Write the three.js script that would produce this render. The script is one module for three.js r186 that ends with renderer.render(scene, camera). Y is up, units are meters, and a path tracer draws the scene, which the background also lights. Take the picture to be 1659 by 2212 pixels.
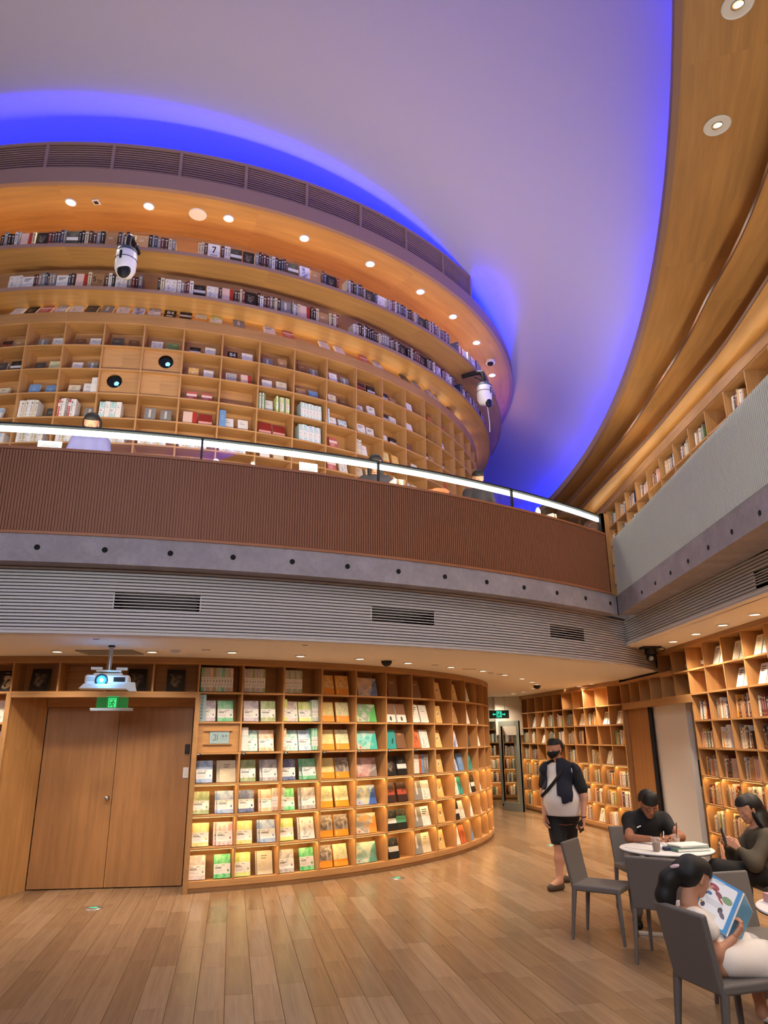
import * as THREE from 'three';
import { mergeGeometries } from 'three/addons/utils/BufferGeometryUtils.js';
import { RoundedBoxGeometry } from 'three/addons/geometries/RoundedBoxGeometry.js';
import { RectAreaLightUniformsLib } from 'three/addons/lights/RectAreaLightUniformsLib.js';

// ---------------------------------------------------------------- camera, exposure, large lights
const renderer = new THREE.WebGLRenderer({ antialias: true });
renderer.toneMapping = THREE.LinearToneMapping;
renderer.toneMappingExposure = 1.0;
renderer.shadowMap.enabled = true;
RectAreaLightUniformsLib.init();
const scene = new THREE.Scene();
scene.background = new THREE.Color(0x000000);
const D2R = Math.PI / 180;
const camera = new THREE.PerspectiveCamera(2 * Math.atan(1106 / 1560) / D2R, 1659 / 2212, 0.1, 80);
camera.position.set(0, 1.75, 0);
camera.rotation.order = 'YXZ';
camera.rotation.set(17.32 * D2R, 0, -0.42 * D2R);
camera.updateMatrixWorld();
camera.updateProjectionMatrix();

// plan of the place: drum of shelves, balcony arc, ring of the outer gallery
const CX = -4.53, CZ = -15.72, RD = 6.63;            // drum centre and radius
const BX = -5.738, BZ = -19.634, RL = 12.734, RB = 12.948;   // balcony centre, louvre and beam radius
const OX = -24.7, OZ = -14.33, RO = 28.84;           // outer ring edge
const HC = 2.745, HR = 3.04, HB = 3.42, HT = 3.70, HW = 4.62, WX = 4.4;

const LAMP = { lower: 9.2, soffit: 7, ring: 11, shelf: 40, rail: 17, railUp: 105, cove: 9, side: 30, day: 9, blueDrum: 180, blueRing: 60 };
const WARM = 0xffe8cc, NEUTRAL = 0xfff1e2, BLUE = new THREE.Color(0.0, 0.0, 1.0);

function rect(name, w, h, color, intensity, pos, target) {
  const l = new THREE.RectAreaLight(color, intensity, w, h);
  l.name = name; l.position.set(...pos); scene.add(l); l.lookAt(...target);
  return l;
}
function spot(name, color, intensity, pos, target, angle, penumbra = 0.9, radius = 2) {
  const l = new THREE.SpotLight(color, intensity, 0, angle * D2R, penumbra, 2);
  l.name = name; l.position.set(...pos); l.target.position.set(...target);
  l.castShadow = true; l.shadow.radius = radius;
  scene.add(l); scene.add(l.target); l.target.name = name + '_aim';
  return l;
}

// ---------------------------------------------------------------- helpers
let seed = 7;
const rnd = () => { seed = (seed * 1664525 + 1013904223) >>> 0; return seed / 4294967296; };
const rr = (a, b) => a + (b - a) * rnd();
const pick = (a) => a[Math.floor(rnd() * a.length)];
const V = (x, y, z) => new THREE.Vector3(x, y, z);
const ORD = ['zeroth', 'first', 'second', 'third', 'fourth', 'fifth', 'sixth', 'seventh', 'eighth', 'ninth', 'tenth', 'eleventh', 'twelfth', 'thirteenth', 'fourteenth', 'fifteenth', 'sixteenth', 'seventeenth', 'eighteenth', 'nineteenth', 'twentieth'];
const TENS = { 2: 'twenty', 3: 'thirty', 4: 'forty', 5: 'fifty', 6: 'sixty', 7: 'seventy', 8: 'eighty', 9: 'ninety' };
const ord = (n) => n <= 20 ? ORD[n] : n < 100 ? (n % 10 ? TENS[Math.floor(n / 10)] + '-' + ORD[n % 10] : TENS[n / 10].replace('y', 'ieth')) : n + 'th';
const NUM = ['one', 'two', 'three', 'four', 'five', 'six', 'seven', 'eight', 'nine', 'ten'];
const taken = {};
const numbered = (n) => { taken[n] = (taken[n] ?? -1) + 1; return taken[n] ? n + '_' + String(taken[n]).padStart(3, '0') : n; };
function tag(o, label, category, group, kind) {
  Object.assign(o.userData, { label });
  if (category) o.userData.category = category;
  if (group) o.userData.group = group;
  if (kind) o.userData.kind = kind;
  return o;
}
function shade(o) { o.castShadow = true; o.receiveShadow = true; return o; }
function part(name, geo, mat, parent, pos, rot) {
  const m = shade(new THREE.Mesh(geo, mat)); m.name = name;
  if (pos) m.position.set(...pos);
  if (rot) m.rotation.set(...rot);
  parent.add(m); return m;
}
function thing(name, label, category, pos = [0, 0, 0], turn = 0, group) {
  const g = new THREE.Group(); g.name = numbered(name); g.position.set(...pos); g.rotation.y = turn;
  tag(g, label, category, group); scene.add(g); return g;
}
function solo(name, geo, mat, label, category, group, kind) {
  const m = shade(new THREE.Mesh(geo, mat)); m.name = numbered(name);
  tag(m, label, category, group, kind); scene.add(m); return m;
}
function structure(name, label, geo, mat) {
  const m = geo ? shade(new THREE.Mesh(geo, mat)) : new THREE.Group();
  m.name = name; m.userData = { kind: 'structure', label }; scene.add(m); return m;
}
const box = (w, h, d, x = 0, y = 0, z = 0) => new THREE.BoxGeometry(w, h, d).translate(x, y, z);
const rbox = (w, h, d, r, x = 0, y = 0, z = 0, s = 2) => new RoundedBoxGeometry(w, h, d, s, r).translate(x, y, z);
const cyl = (r0, r1, h, n = 24, x = 0, y = 0, z = 0) => new THREE.CylinderGeometry(r0, r1, h, n).translate(x, y, z);
const merge = (list) => mergeGeometries(list.map((g) => { const k = g.index ? g.toNonIndexed() : g; for (const a of Object.keys(k.attributes)) if (!['position', 'normal', 'uv'].includes(a)) k.deleteAttribute(a); return k; }));
function tube(pts, r, seg = 24, rad = 8) { return new THREE.TubeGeometry(new THREE.CatmullRomCurve3(pts.map((p) => V(...p))), seg, r, rad); }
function bar(a, b, r, r2 = r, n = 10) {
  const A = V(...a), B = V(...b), d = B.clone().sub(A), g = new THREE.CylinderGeometry(r2, r, d.length(), n);
  g.applyQuaternion(new THREE.Quaternion().setFromUnitVectors(V(0, 1, 0), d.clone().normalize()));
  return g.translate((A.x + B.x) / 2, (A.y + B.y) / 2, (A.z + B.z) / 2);
}

// paths in plan: at(s) gives the point, the outward normal and the turn of a thing that faces outward
function arcPath(cx, cz, R, a0) {        // s runs clockwise seen from above, left to right for a viewer outside
  return { cx, cz, R, a0, at(s) { const a = (a0 * D2R) - s / R, c = Math.cos(a), n = Math.sin(a); return { x: cx + R * c, z: cz + R * n, nx: c, nz: n, turn: Math.atan2(c, n) }; } };
}
const arcS = (p, deg) => (p.a0 - deg) * D2R * p.R;
function linePath(x0, z0, x1, z1) {      // normal = up x direction reversed, so that s runs left to right for a viewer on the normal's side
  const L = Math.hypot(x1 - x0, z1 - z0), tx = (x1 - x0) / L, tz = (z1 - z0) / L, nx = -tz, nz = tx;
  return { L, at(s) { return { x: x0 + tx * s, z: z0 + tz * s, nx, nz, turn: Math.atan2(nx, nz) }; } };
}
function curvePath(pts) {
  const c = new THREE.CatmullRomCurve3(pts.map(([x, z]) => V(x, 0, z))), L = c.getLength();
  return { L, at(s) { const u = Math.min(1, Math.max(0, s / L)), p = c.getPointAt(u), t = c.getTangentAt(u); const nx = -t.z, nz = t.x; return { x: p.x, z: p.z, nx, nz, turn: Math.atan2(nx, nz) }; } };
}
// sweep a closed profile [[offset, y], ...] (anticlockwise) along a path
function sweep(path, s0, s1, seg, prof, caps = true) {
  const P = [], N = [], U = [], fr = [];
  for (let i = 0; i <= seg; i++) { const s = s0 + (s1 - s0) * i / seg; fr.push([path.at(s), s]); }
  const at = (f, q) => [f.x + f.nx * q[0], q[1], f.z + f.nz * q[0]];
  let v = 0;
  for (let k = 0; k < prof.length; k++) {
    const a = prof[k], b = prof[(k + 1) % prof.length], l = Math.hypot(b[0] - a[0], b[1] - a[1]);
    const no = (b[1] - a[1]) / l, ny = -(b[0] - a[0]) / l;
    for (let i = 0; i < seg; i++) {
      const [f, s] = fr[i], [g, t] = fr[i + 1];
      const q = [at(f, a), at(g, a), at(g, b), at(f, b)], n = [[f.nx * no, ny, f.nz * no], [g.nx * no, ny, g.nz * no]], uv = [[s, v], [t, v], [t, v + l], [s, v + l]], nn = [n[0], n[1], n[1], n[0]];
      for (const j of [0, 1, 2, 0, 2, 3]) { P.push(...q[j]); N.push(...nn[j]); U.push(...uv[j]); }
    }
    v += l;
  }
  if (caps) for (const [f, sg] of [[fr[0][0], 1], [fr[seg][0], -1]]) {
    const tris = THREE.ShapeUtils.triangulateShape(prof.map((p) => new THREE.Vector2(...p)), []);
    const tn = [-f.nz * sg, 0, f.nx * sg];
    for (const t of tris) for (const j of (sg > 0 ? [t[0], t[2], t[1]] : t)) { P.push(...at(f, prof[j])); N.push(...tn); U.push(prof[j][0], prof[j][1]); }
  }
  const g = new THREE.BufferGeometry();
  g.setAttribute('position', new THREE.Float32BufferAttribute(P, 3));
  g.setAttribute('normal', new THREE.Float32BufferAttribute(N, 3));
  g.setAttribute('uv', new THREE.Float32BufferAttribute(U, 2));
  return g;
}
const R4 = (o0, o1, y0, y1) => [[o0, y0], [o1, y0], [o1, y1], [o0, y1]];

// surface of a field of tapered capsules joined by a smooth minimum (surface nets); a bone is [ax,ay,az,ra, bx,by,bz,rb]
function field(bones, k) {
  return (x, y, z) => {
    let d = 1e9;
    for (const b of bones) {
      const ex = b[4] - b[0], ey = b[5] - b[1], ez = b[6] - b[2], px = x - b[0], py = y - b[1], pz = z - b[2];
      const ee = ex * ex + ey * ey + ez * ez, t = ee > 1e-12 ? Math.min(1, Math.max(0, (px * ex + py * ey + pz * ez) / ee)) : 0;
      const qx = px - ex * t, qy = py - ey * t, qz = pz - ez * t, e = Math.sqrt(qx * qx + qy * qy + qz * qz) - (b[3] + (b[7] - b[3]) * t);
      if (d > 1e8) { d = e; continue; }
      const h = Math.max(k - Math.abs(d - e), 0) / k; d = Math.min(d, e) - h * h * k * 0.25;
    }
    return d;
  };
}
function nets(f, lo, hi, cell) {
  const n = [0, 1, 2].map((i) => Math.ceil((hi[i] - lo[i]) / cell) + 2), F = new Float32Array(n[0] * n[1] * n[2]);
  const id = (i, j, k) => i + n[0] * (j + n[1] * k);
  for (let k = 0; k < n[2]; k++) for (let j = 0; j < n[1]; j++) for (let i = 0; i < n[0]; i++) F[id(i, j, k)] = f(lo[0] + i * cell, lo[1] + j * cell, lo[2] + k * cell);
  const idx = new Int32Array(F.length).fill(-1), P = [], I = [];
  for (let k = 0; k < n[2] - 1; k++) for (let j = 0; j < n[1] - 1; j++) for (let i = 0; i < n[0] - 1; i++) {
    let c = 0, x = 0, y = 0, z = 0;
    const g = (a, b, d) => F[id(i + a, j + b, k + d)];
    for (const [a, b] of EDGES) {
      const u = g(...a), w = g(...b);
      if ((u < 0) !== (w < 0)) { const t = u / (u - w); c++; x += a[0] + (b[0] - a[0]) * t; y += a[1] + (b[1] - a[1]) * t; z += a[2] + (b[2] - a[2]) * t; }
    }
    if (c) { idx[id(i, j, k)] = P.length / 3; P.push(lo[0] + (i + x / c) * cell, lo[1] + (j + y / c) * cell, lo[2] + (k + z / c) * cell); }
  }
  for (let k = 1; k < n[2] - 1; k++) for (let j = 1; j < n[1] - 1; j++) for (let i = 1; i < n[0] - 1; i++) {
    const a = F[id(i, j, k)] < 0;
    const quad = (b, p, q, r, s) => { if (a !== b && p >= 0 && q >= 0 && r >= 0 && s >= 0) a ? I.push(p, q, r, p, r, s) : I.push(p, r, q, p, s, r); };
    quad(F[id(i + 1, j, k)] < 0, idx[id(i, j - 1, k - 1)], idx[id(i, j, k - 1)], idx[id(i, j, k)], idx[id(i, j - 1, k)]);
    quad(F[id(i, j + 1, k)] < 0, idx[id(i - 1, j, k - 1)], idx[id(i - 1, j, k)], idx[id(i, j, k)], idx[id(i, j, k - 1)]);
    quad(F[id(i, j, k + 1)] < 0, idx[id(i - 1, j - 1, k)], idx[id(i, j - 1, k)], idx[id(i, j, k)], idx[id(i - 1, j, k)]);
  }
  const geo = new THREE.BufferGeometry();
  geo.setAttribute('position', new THREE.Float32BufferAttribute(P, 3)); geo.setIndex(I); geo.computeVertexNormals();
  geo.setAttribute('uv', new THREE.Float32BufferAttribute(new Float32Array(P.length / 3 * 2), 2));
  return geo;
}
const EDGES = (() => { const e = []; for (let a = 0; a < 8; a++) for (let b = 0; b < 3; b++) if (!(a >> b & 1)) { const u = [a & 1, a >> 1 & 1, a >> 2 & 1], w = [...u]; w[b] = 1; e.push([u, w]); } return e; })();
// blob: mesh of bones; cut(x,y,z) > 0 removes
function blob(bones, cell = 0.014, k = 0.04, cut) {
  const lo = [1e9, 1e9, 1e9], hi = [-1e9, -1e9, -1e9];
  for (const b of bones) for (let i = 0; i < 3; i++) for (const [c, r] of [[b[i], b[3]], [b[4 + i], b[7]]]) { lo[i] = Math.min(lo[i], c - r - 2.5 * cell); hi[i] = Math.max(hi[i], c + r + 2.5 * cell); }
  const f = field(bones, k);
  return nets(cut ? (x, y, z) => Math.max(f(x, y, z), cut(x, y, z)) : f, lo, hi, cell);
}
const B = (a, ra, b, rb = ra) => [...a, ra, ...b, rb];
// ---------------------------------------------------------------- materials
function noiseTex(w, h, fn, srgb = true) {
  const d = new Uint8Array(w * h * 4);
  for (let y = 0; y < h; y++) for (let x = 0; x < w; x++) { const c = fn(x, y), o = (y * w + x) * 4; d[o] = c[0]; d[o + 1] = c[1]; d[o + 2] = c[2]; d[o + 3] = 255; }
  const t = new THREE.DataTexture(d, w, h); t.wrapS = t.wrapT = THREE.RepeatWrapping; t.magFilter = THREE.LinearFilter; t.minFilter = THREE.LinearMipmapLinearFilter;
  if (srgb) t.colorSpace = THREE.SRGBColorSpace; t.needsUpdate = true; return t;
}
function lattice(n, s) { const a = new Float32Array(n * n); let q = s; for (let i = 0; i < a.length; i++) { q = (q * 1664525 + 1013904223) >>> 0; a[i] = q / 4294967296; } return a; }
function vnoise(L, n, x, y) {   // tiling value noise
  const i = Math.floor(x), j = Math.floor(y), fx = x - i, fy = y - j, u = fx * fx * (3 - 2 * fx), v = fy * fy * (3 - 2 * fy), m = (a) => ((a % n) + n) % n;
  const g = (a, b) => L[m(a) + n * m(b)];
  return (g(i, j) * (1 - u) + g(i + 1, j) * u) * (1 - v) + (g(i, j + 1) * (1 - u) + g(i + 1, j + 1) * u) * v;
}
const L1 = lattice(64, 11), L2 = lattice(256, 23), L3 = lattice(16, 5);
const clamp = (v) => Math.max(0, Math.min(255, v));
// oak grain runs along u
const oakTex = noiseTex(512, 512, (x, y) => {
  const a = vnoise(L1, 64, x / 512 * 4, y / 512 * 64), b = vnoise(L2, 256, x / 512 * 16, y / 512 * 256), c = vnoise(L3, 16, x / 512 * 4, y / 512 * 8);
  const k = 0.86 + 0.10 * a + 0.06 * b + 0.08 * c;
  return [clamp(250 * k), clamp(246 * k), clamp(240 * k)];
});
const oakV = oakTex.clone(); oakV.rotation = Math.PI / 2; oakV.needsUpdate = true;
const mottle = noiseTex(512, 512, (x, y) => {
  const a = vnoise(L3, 16, x / 32, y / 32), b = vnoise(L1, 64, x / 8, y / 8), c = vnoise(L2, 256, x / 2, y / 2);
  const k = 0.84 + 0.10 * a + 0.06 * b + 0.06 * c; return [clamp(250 * k), clamp(250 * k), clamp(250 * k)];
});
const speck = noiseTex(256, 256, (x, y) => { const k = 0.8 + 0.25 * vnoise(L2, 256, x, y); return [clamp(245 * k), clamp(245 * k), clamp(245 * k)]; });
const weave = noiseTex(128, 128, (x, y) => { const k = 0.5 + 0.25 * Math.sin(x * Math.PI / 2) + 0.25 * Math.sin(y * Math.PI / 2); return [k * 255, k * 255, k * 255]; }, false);
function std(color, rough = 0.6, o = {}) { return new THREE.MeshStandardMaterial({ color, roughness: rough, metalness: 0, ...o }); }
function rep(t, x, y = x) { const c = t.clone(); c.repeat.set(x, y); c.needsUpdate = true; return c; }
const glow = (color, k) => new THREE.MeshStandardMaterial({ color: 0x222222, emissive: color, emissiveIntensity: k, roughness: 0.5 });
const plankTex = rep(oakTex, 0.5);
const M = {
  oak: std(0xc69761, 0.5, { map: rep(oakTex, 0.6) }), oakUp: std(0xc69761, 0.5, { map: rep(oakV, 0.6) }),
  oakEdge: std(0xb38858, 0.5, { map: rep(oakTex, 0.6) }),
  oakSoffit: std(0xc6985c, 0.42, { map: rep(oakTex, 0.35) }),
  oakDoor: std(0xb07f4d, 0.45, { map: rep(oakV, 0.45) }),
  ribWood: std(0x9a6547, 0.6, { map: rep(oakV, 0.6) }),
  ledgeEdge: std(0x6b4a34, 0.6), addedDayGlow: glow(0xdfe8f4, 4), ribTrim: std(0xa86f4a, 0.55, { map: rep(oakTex, 0.6) }),
  brownRail: std(0x9c7c70, 0.6),
  concrete: std(0xaaa4a8, 0.85, { map: rep(mottle, 0.35) }), hole: std(0x0c0c0c, 0.9), joint: std(0x191717, 0.9),
  louvre: std(0xc9c5c2, 0.5),
  paleRib: std(0xc9cdc2, 0.6), plaster: std(0xf1ece2, 0.9), vault: std(0xcbc6cb, 0.92), wall: std(0xd8d0c2, 0.9),
  planks: [0x937a61, 0x8b7258, 0x9b8269, 0x846b52, 0x90775e].map((c) => std(c, 0.24, { map: plankTex })),
  subfloor: std(0x3a2a1c, 0.9),
  steel: std(0xb8bcc0, 0.3, { metalness: 0.9 }), darkMetal: std(0x2b2a2c, 0.45, { metalness: 0.4 }), black: std(0x0b0b0d, 0.55), white: std(0xe9e8e4, 0.5), plasticWhite: std(0xf2f2f0, 0.35), grey: std(0x8e8e8c, 0.6),
  chair: std(0x77706b, 0.62, { map: rep(speck, 3), bumpMap: rep(weave, 12), bumpScale: 0.0004 }), tableTop: std(0xe8e6e4, 0.35), tableEdge: std(0x3a3a3c, 0.5), baseBar: std(0xb9b2a8, 0.45),
  frame: std(0x9aa096, 0.5), whitePanel: std(0xe4e4e2, 0.8),
  glass: new THREE.MeshPhysicalMaterial({ color: 0xffffff, roughness: 0.02, transmission: 1, thickness: 0, ior: 1.45 }),
  skin: std(0xc08a6c, 0.6), skinDeep: std(0xa06a4c, 0.6), hair: std(0x0d0a09, 0.62), eye: std(0x120c0a, 0.3),
  lampWhite: glow(0xfff2dc, 9), lampWarm: glow(0xffe6c0, 9), stripWarm: glow(0xffd890, 2.2), stripWhite: glow(0xf4fbea, 3.2), stripBlue: glow(new THREE.Color(0.0, 0.12, 1), 5),
};
Object.values(M).flat().forEach((m) => { m.side = THREE.DoubleSide; });

// ---------------------------------------------------------------- printed covers: one sheet of 64 tiles
const TILE = 256, sheet = document.createElement('canvas'); sheet.width = sheet.height = 2048;
const ctx = sheet.getContext('2d');
const tiles = {}; let tileN = 0;
function tile(key, draw) {
  const i = tileN++, x = (i % 8) * TILE, y = Math.floor(i / 8) * TILE;
  ctx.save(); ctx.beginPath(); ctx.rect(x, y, TILE, TILE); ctx.clip(); ctx.translate(x, y); draw(ctx); ctx.restore(); tiles[key] = i;
}
const fill = (c, col, x = 0, y = 0, w = TILE, h = TILE) => { c.fillStyle = col; c.fillRect(x, y, w, h); };
function blotch(c, cols, x, y, w, h, n, r) { for (let i = 0; i < n; i++) { c.globalAlpha = 0.35; c.fillStyle = pick(cols); c.beginPath(); c.ellipse(x + rnd() * w, y + rnd() * h, rr(0.3, 1) * r, rr(0.2, 0.6) * r, rnd() * 3, 0, 7); c.fill(); } c.globalAlpha = 1; }
function lines(c, x, y, w, n, gap, col = '#333', th = 3) { c.fillStyle = col; for (let i = 0; i < n; i++) c.fillRect(x, y + i * gap, w * rr(0.5, 1), th); }
tile('page', (c) => fill(c, '#ece7da'));
const BAND = { lilac: ['#c9c2cf', '#8f889c', '#ddd6de'], green: ['#7fc79a', '#4fa878', '#b6e0c3'], olive: ['#a9b887', '#7d9160', '#d0d8b4'], blue: ['#a9bfdc', '#6f91c4', '#d0dcec'], navy: ['#6f7c9c', '#39456b', '#b4bccf'], yellow: ['#eadf9a', '#d6c25f', '#f3edc4'], red: ['#f2d3cd', '#cc5f58', '#f5e8e4'], mauve: ['#d8ccc6', '#a99a98', '#ebe4de'], teal: ['#bfe0d8', '#5aa79c', '#dcefe9'], orange: ['#f3d2b4', '#dd9a68', '#f8e8d8'], grey: ['#bfbdb8', '#85837f', '#dcdad6'], lime: ['#d3e08a', '#a7bd4c', '#e8efc0'], emerald: ['#79d48e', '#35a85a', '#b8ecc4'], sky: ['#c8dcec', '#8fb4d4', '#e2eef6'] };
for (const [k, [a, b, p]] of Object.entries(BAND)) tile('band_' + k, (c) => {
  fill(c, a); blotch(c, [b, p, a], 0, 0, 256, 110, 26, 60);
  fill(c, '#f2f1ec', 0, 104, 256, 104); lines(c, 24, 118, 80, 1, 14, '#555', 4); lines(c, 120, 118, 70, 1, 14, '#333', 4); lines(c, 24, 136, 130, 2, 11, '#333', 6); lines(c, 24, 168, 150, 4, 8, '#999', 2);
  c.fillStyle = b; c.beginPath(); c.arc(216, 176, 13, 0, 7); c.fill();
  fill(c, a, 0, 208, 256, 48); blotch(c, [b, p], 0, 208, 256, 48, 8, 40);
});
for (const [k, top, art] of [['a', '#e9d58c', '#c9b877'], ['b', '#e6b96c', '#d79a44'], ['c', '#9d9186', '#3b342f'], ['d', '#e2dfae', '#b9b98a']]) tile('amber_' + k, (c) => {
  fill(c, top); blotch(c, [art, '#efe6c8', top], 0, 20, 256, 150, 22, 50); c.strokeStyle = art; c.lineWidth = 4; for (let i = 0; i < 5; i++) { c.beginPath(); c.moveTo(rnd() * 256, rnd() * 160); c.quadraticCurveTo(rnd() * 256, rnd() * 160, rnd() * 256, rnd() * 170); c.stroke(); }
  fill(c, '#ee9a2c', 0, 176, 256, 80); lines(c, 20, 196, 40, 3, 12, '#f7e0b8', 4);
});
for (const [k, A, Bc, Cc] of [['blue', '#aeb6c6', '#5a78b8', '#d9b49a'], ['green', '#b9d6b4', '#58b45e', '#9aa79a'], ['turquoise', '#c9cbb8', '#3fb8ac', '#8fd6cc'], ['mauve', '#b58f8a', '#8f7f7a', '#cba59e'], ['azure', '#a9c0de', '#3d66b4', '#bfc2a6'], ['amber', '#c8c4b4', '#f0a04a', '#9aa0a0'], ['mint', '#a9cfc0', '#5f9a86', '#d4d8c0']]) tile('album_' + k, (c) => {
  fill(c, A); c.fillStyle = Bc; c.beginPath(); c.moveTo(256, 256); c.lineTo(150, 256); c.lineTo(200, 70); c.lineTo(256, 20); c.fill(); c.fillStyle = Cc; c.beginPath(); c.moveTo(0, 0); c.lineTo(0, 150); c.lineTo(130, 256); c.lineTo(210, 60); c.lineTo(120, 0); c.fill();
  blotch(c, [A, '#e9e6da', Bc], 30, 30, 180, 160, 14, 60); c.fillStyle = '#d8583a'; c.beginPath(); c.arc(40, 226, 12, 0, 7); c.fill(); lines(c, 20, 20, 50, 3, 10, '#666', 3);
});
for (const [k, mo] of [['a', 0], ['b', 1], ['c', 2]]) tile('gold_' + k, (c) => { fill(c, '#dcb876'); c.fillStyle = '#efdcb0'; c.fillRect(94, 84, 68, 80); c.fillStyle = '#3a2a1a'; c.beginPath(); if (mo === 0) c.ellipse(128, 124, 14, 26, 0.3, 0, 7); else if (mo === 1) { c.rect(112, 100, 34, 44); } else { c.moveTo(128, 96); c.lineTo(146, 150); c.lineTo(110, 150); } c.fill(); });
tile('black_photo', (c) => { fill(c, '#1b1918'); blotch(c, ['#8b7a66', '#5a4e44', '#b8aa98'], 60, 60, 140, 130, 30, 44); });
tile('black_disc', (c) => { fill(c, '#141312'); c.fillStyle = '#d9c9a8'; c.beginPath(); c.ellipse(140, 140, 88, 78, 0, 0, 7); c.fill(); c.fillStyle = '#5b5246'; for (let i = 0; i < 7; i++) { c.beginPath(); c.ellipse(90 + rnd() * 100, 90 + rnd() * 100, 18, 12, rnd() * 3, 0, 7); c.fill(); } lines(c, 100, 30, 60, 1, 1, '#ddd', 6); });
tile('dark_red', (c) => { fill(c, '#3a2320'); fill(c, '#a24a38', 0, 90, 256, 70); blotch(c, ['#6b3a30', '#1d1412'], 0, 0, 256, 90, 14, 50); });
tile('dark_green', (c) => { fill(c, '#23241f'); fill(c, '#4f9a78', 0, 90, 256, 80); blotch(c, ['#b08a5a', '#3a5a40'], 40, 10, 200, 70, 16, 30); });
tile('dark_white', (c) => { fill(c, '#191817'); fill(c, '#dcdbd6', 0, 110, 256, 60); blotch(c, ['#555', '#888'], 40, 10, 170, 80, 10, 30); });
tile('white_text', (c) => { fill(c, '#eceae4'); lines(c, 40, 40, 160, 3, 26, '#444', 12); blotch(c, ['#cfcac0'], 20, 130, 200, 100, 8, 50); });
tile('white_art', (c) => { fill(c, '#e8e4da'); blotch(c, ['#7a7a78', '#b9c4d4', '#4a4644'], 50, 50, 150, 150, 12, 36); lines(c, 30, 220, 120, 1, 1, '#555', 6); });
tile('white_dots', (c) => { fill(c, '#e6e4de'); c.fillStyle = '#222'; for (let i = 0; i < 6; i++) for (let j = 0; j < 6; j++) c.fillRect(24 + i * 37, 20 + j * 38, 22, 24); });
tile('white_plain', (c) => { fill(c, '#eeeae2'); lines(c, 60, 60, 110, 2, 30, '#8a8a86', 8); });
tile('cream', (c) => { fill(c, '#ded2b4'); lines(c, 70, 50, 120, 2, 26, '#6a5a3a', 8); blotch(c, ['#cdbd98'], 20, 120, 200, 110, 8, 60); });
tile('tan', (c) => { fill(c, '#b48a5e'); lines(c, 60, 90, 110, 2, 24, '#e9dcc2', 8); });
tile('brown', (c) => { fill(c, '#7a5238'); c.fillStyle = '#a8845e'; c.fillRect(80, 50, 90, 26); });
tile('brown_white', (c) => { fill(c, '#8a5f42'); fill(c, '#efece4', 0, 150, 256, 106); c.fillStyle = '#444'; c.beginPath(); c.ellipse(130, 204, 28, 30, 0, 0, 7); c.fill(); });
tile('grey_cover', (c) => { fill(c, '#8d8a85'); c.fillStyle = '#d6d3cc'; c.fillRect(96, 30, 48, 150); });
tile('dark_grey', (c) => { fill(c, '#4b4744'); lines(c, 60, 80, 120, 2, 24, '#8a857d', 10); });
tile('blue_cover', (c) => { fill(c, '#6f96c4'); c.strokeStyle = '#c8d8ea'; c.lineWidth = 6; c.strokeRect(100, 90, 50, 50); });
tile('teal_cover', (c) => { fill(c, '#2f9a96'); c.fillStyle = '#1a4a4a'; c.beginPath(); c.ellipse(170, 150, 20, 44, 0.5, 0, 7); c.fill(); });
tile('rose', (c) => { fill(c, '#c4625e'); fill(c, '#f0dcd4', 0, 60, 256, 50); lines(c, 40, 130, 150, 3, 28, '#f0dcd4', 8); });
tile('salmon', (c) => { fill(c, '#e9c9b8'); fill(c, '#b4382c', 170, 0, 86, 256); });
tile('crimson', (c) => { fill(c, '#8f2a22'); fill(c, '#e8a898', 0, 150, 256, 106); });
tile('purple_blue', (c) => { fill(c, '#d8dcea'); blotch(c, ['#4a58a8', '#7a88c8', '#2a3068'], 40, 30, 190, 200, 18, 50); });
tile('orange_cover', (c) => { fill(c, '#c8683a'); blotch(c, ['#e8a060', '#7a3018'], 20, 20, 220, 220, 14, 50); });
tile('green_cover', (c) => { fill(c, '#6f8a58'); blotch(c, ['#a8b88a'], 20, 20, 200, 200, 8, 50); });
tile('ink_seven', (c) => { fill(c, '#ecebe6'); c.fillStyle = '#161616'; c.font = 'bold 170px sans-serif'; c.textAlign = 'center'; c.fillText('7', 128, 170); c.font = 'bold 40px sans-serif'; c.fillText('HEAVEN', 128, 226); });
tile('brown_five', (c) => { fill(c, '#a07a52'); c.fillStyle = '#161616'; c.font = 'bold 130px sans-serif'; c.textAlign = 'left'; c.fillText('5', 20, 150); c.font = 'bold 80px sans-serif'; c.fillText('TH', 110, 170); });
tile('black_b', (c) => { fill(c, '#121212'); c.fillStyle = '#f2f2ee'; c.font = 'bold 130px sans-serif'; c.textAlign = 'center'; c.fillText('B4', 128, 130); fill(c, '#d8d0c8', 60, 190, 130, 40); });
const SPINE = { dark_brown: '#4a3428', black: '#1d1a1a', grey: '#8c8884', white: '#e4e1da', maroon: '#6d2a2a', cream: '#d9cba6', navy: '#2f3c5c' };
for (const [k, col] of Object.entries(SPINE)) tile('spine_' + k, (c) => { fill(c, col); fill(c, k === 'white' || k === 'cream' ? '#77706a' : '#d8d2c4', 60, 40, 136, 26); c.globalAlpha = 0.8; fill(c, k === 'white' || k === 'cream' ? '#444' : '#e9e2d2', 104, 84, 48, 96); c.globalAlpha = 1; fill(c, k === 'grey' ? '#555' : '#9a8a70', 60, 214, 136, 14); });
const sheetTex = new THREE.CanvasTexture(sheet); sheetTex.colorSpace = THREE.SRGBColorSpace; sheetTex.magFilter = THREE.LinearFilter; sheetTex.needsUpdate = true;
M.print = std(0xffffff, 0.45, { map: sheetTex, side: THREE.DoubleSide });
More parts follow.
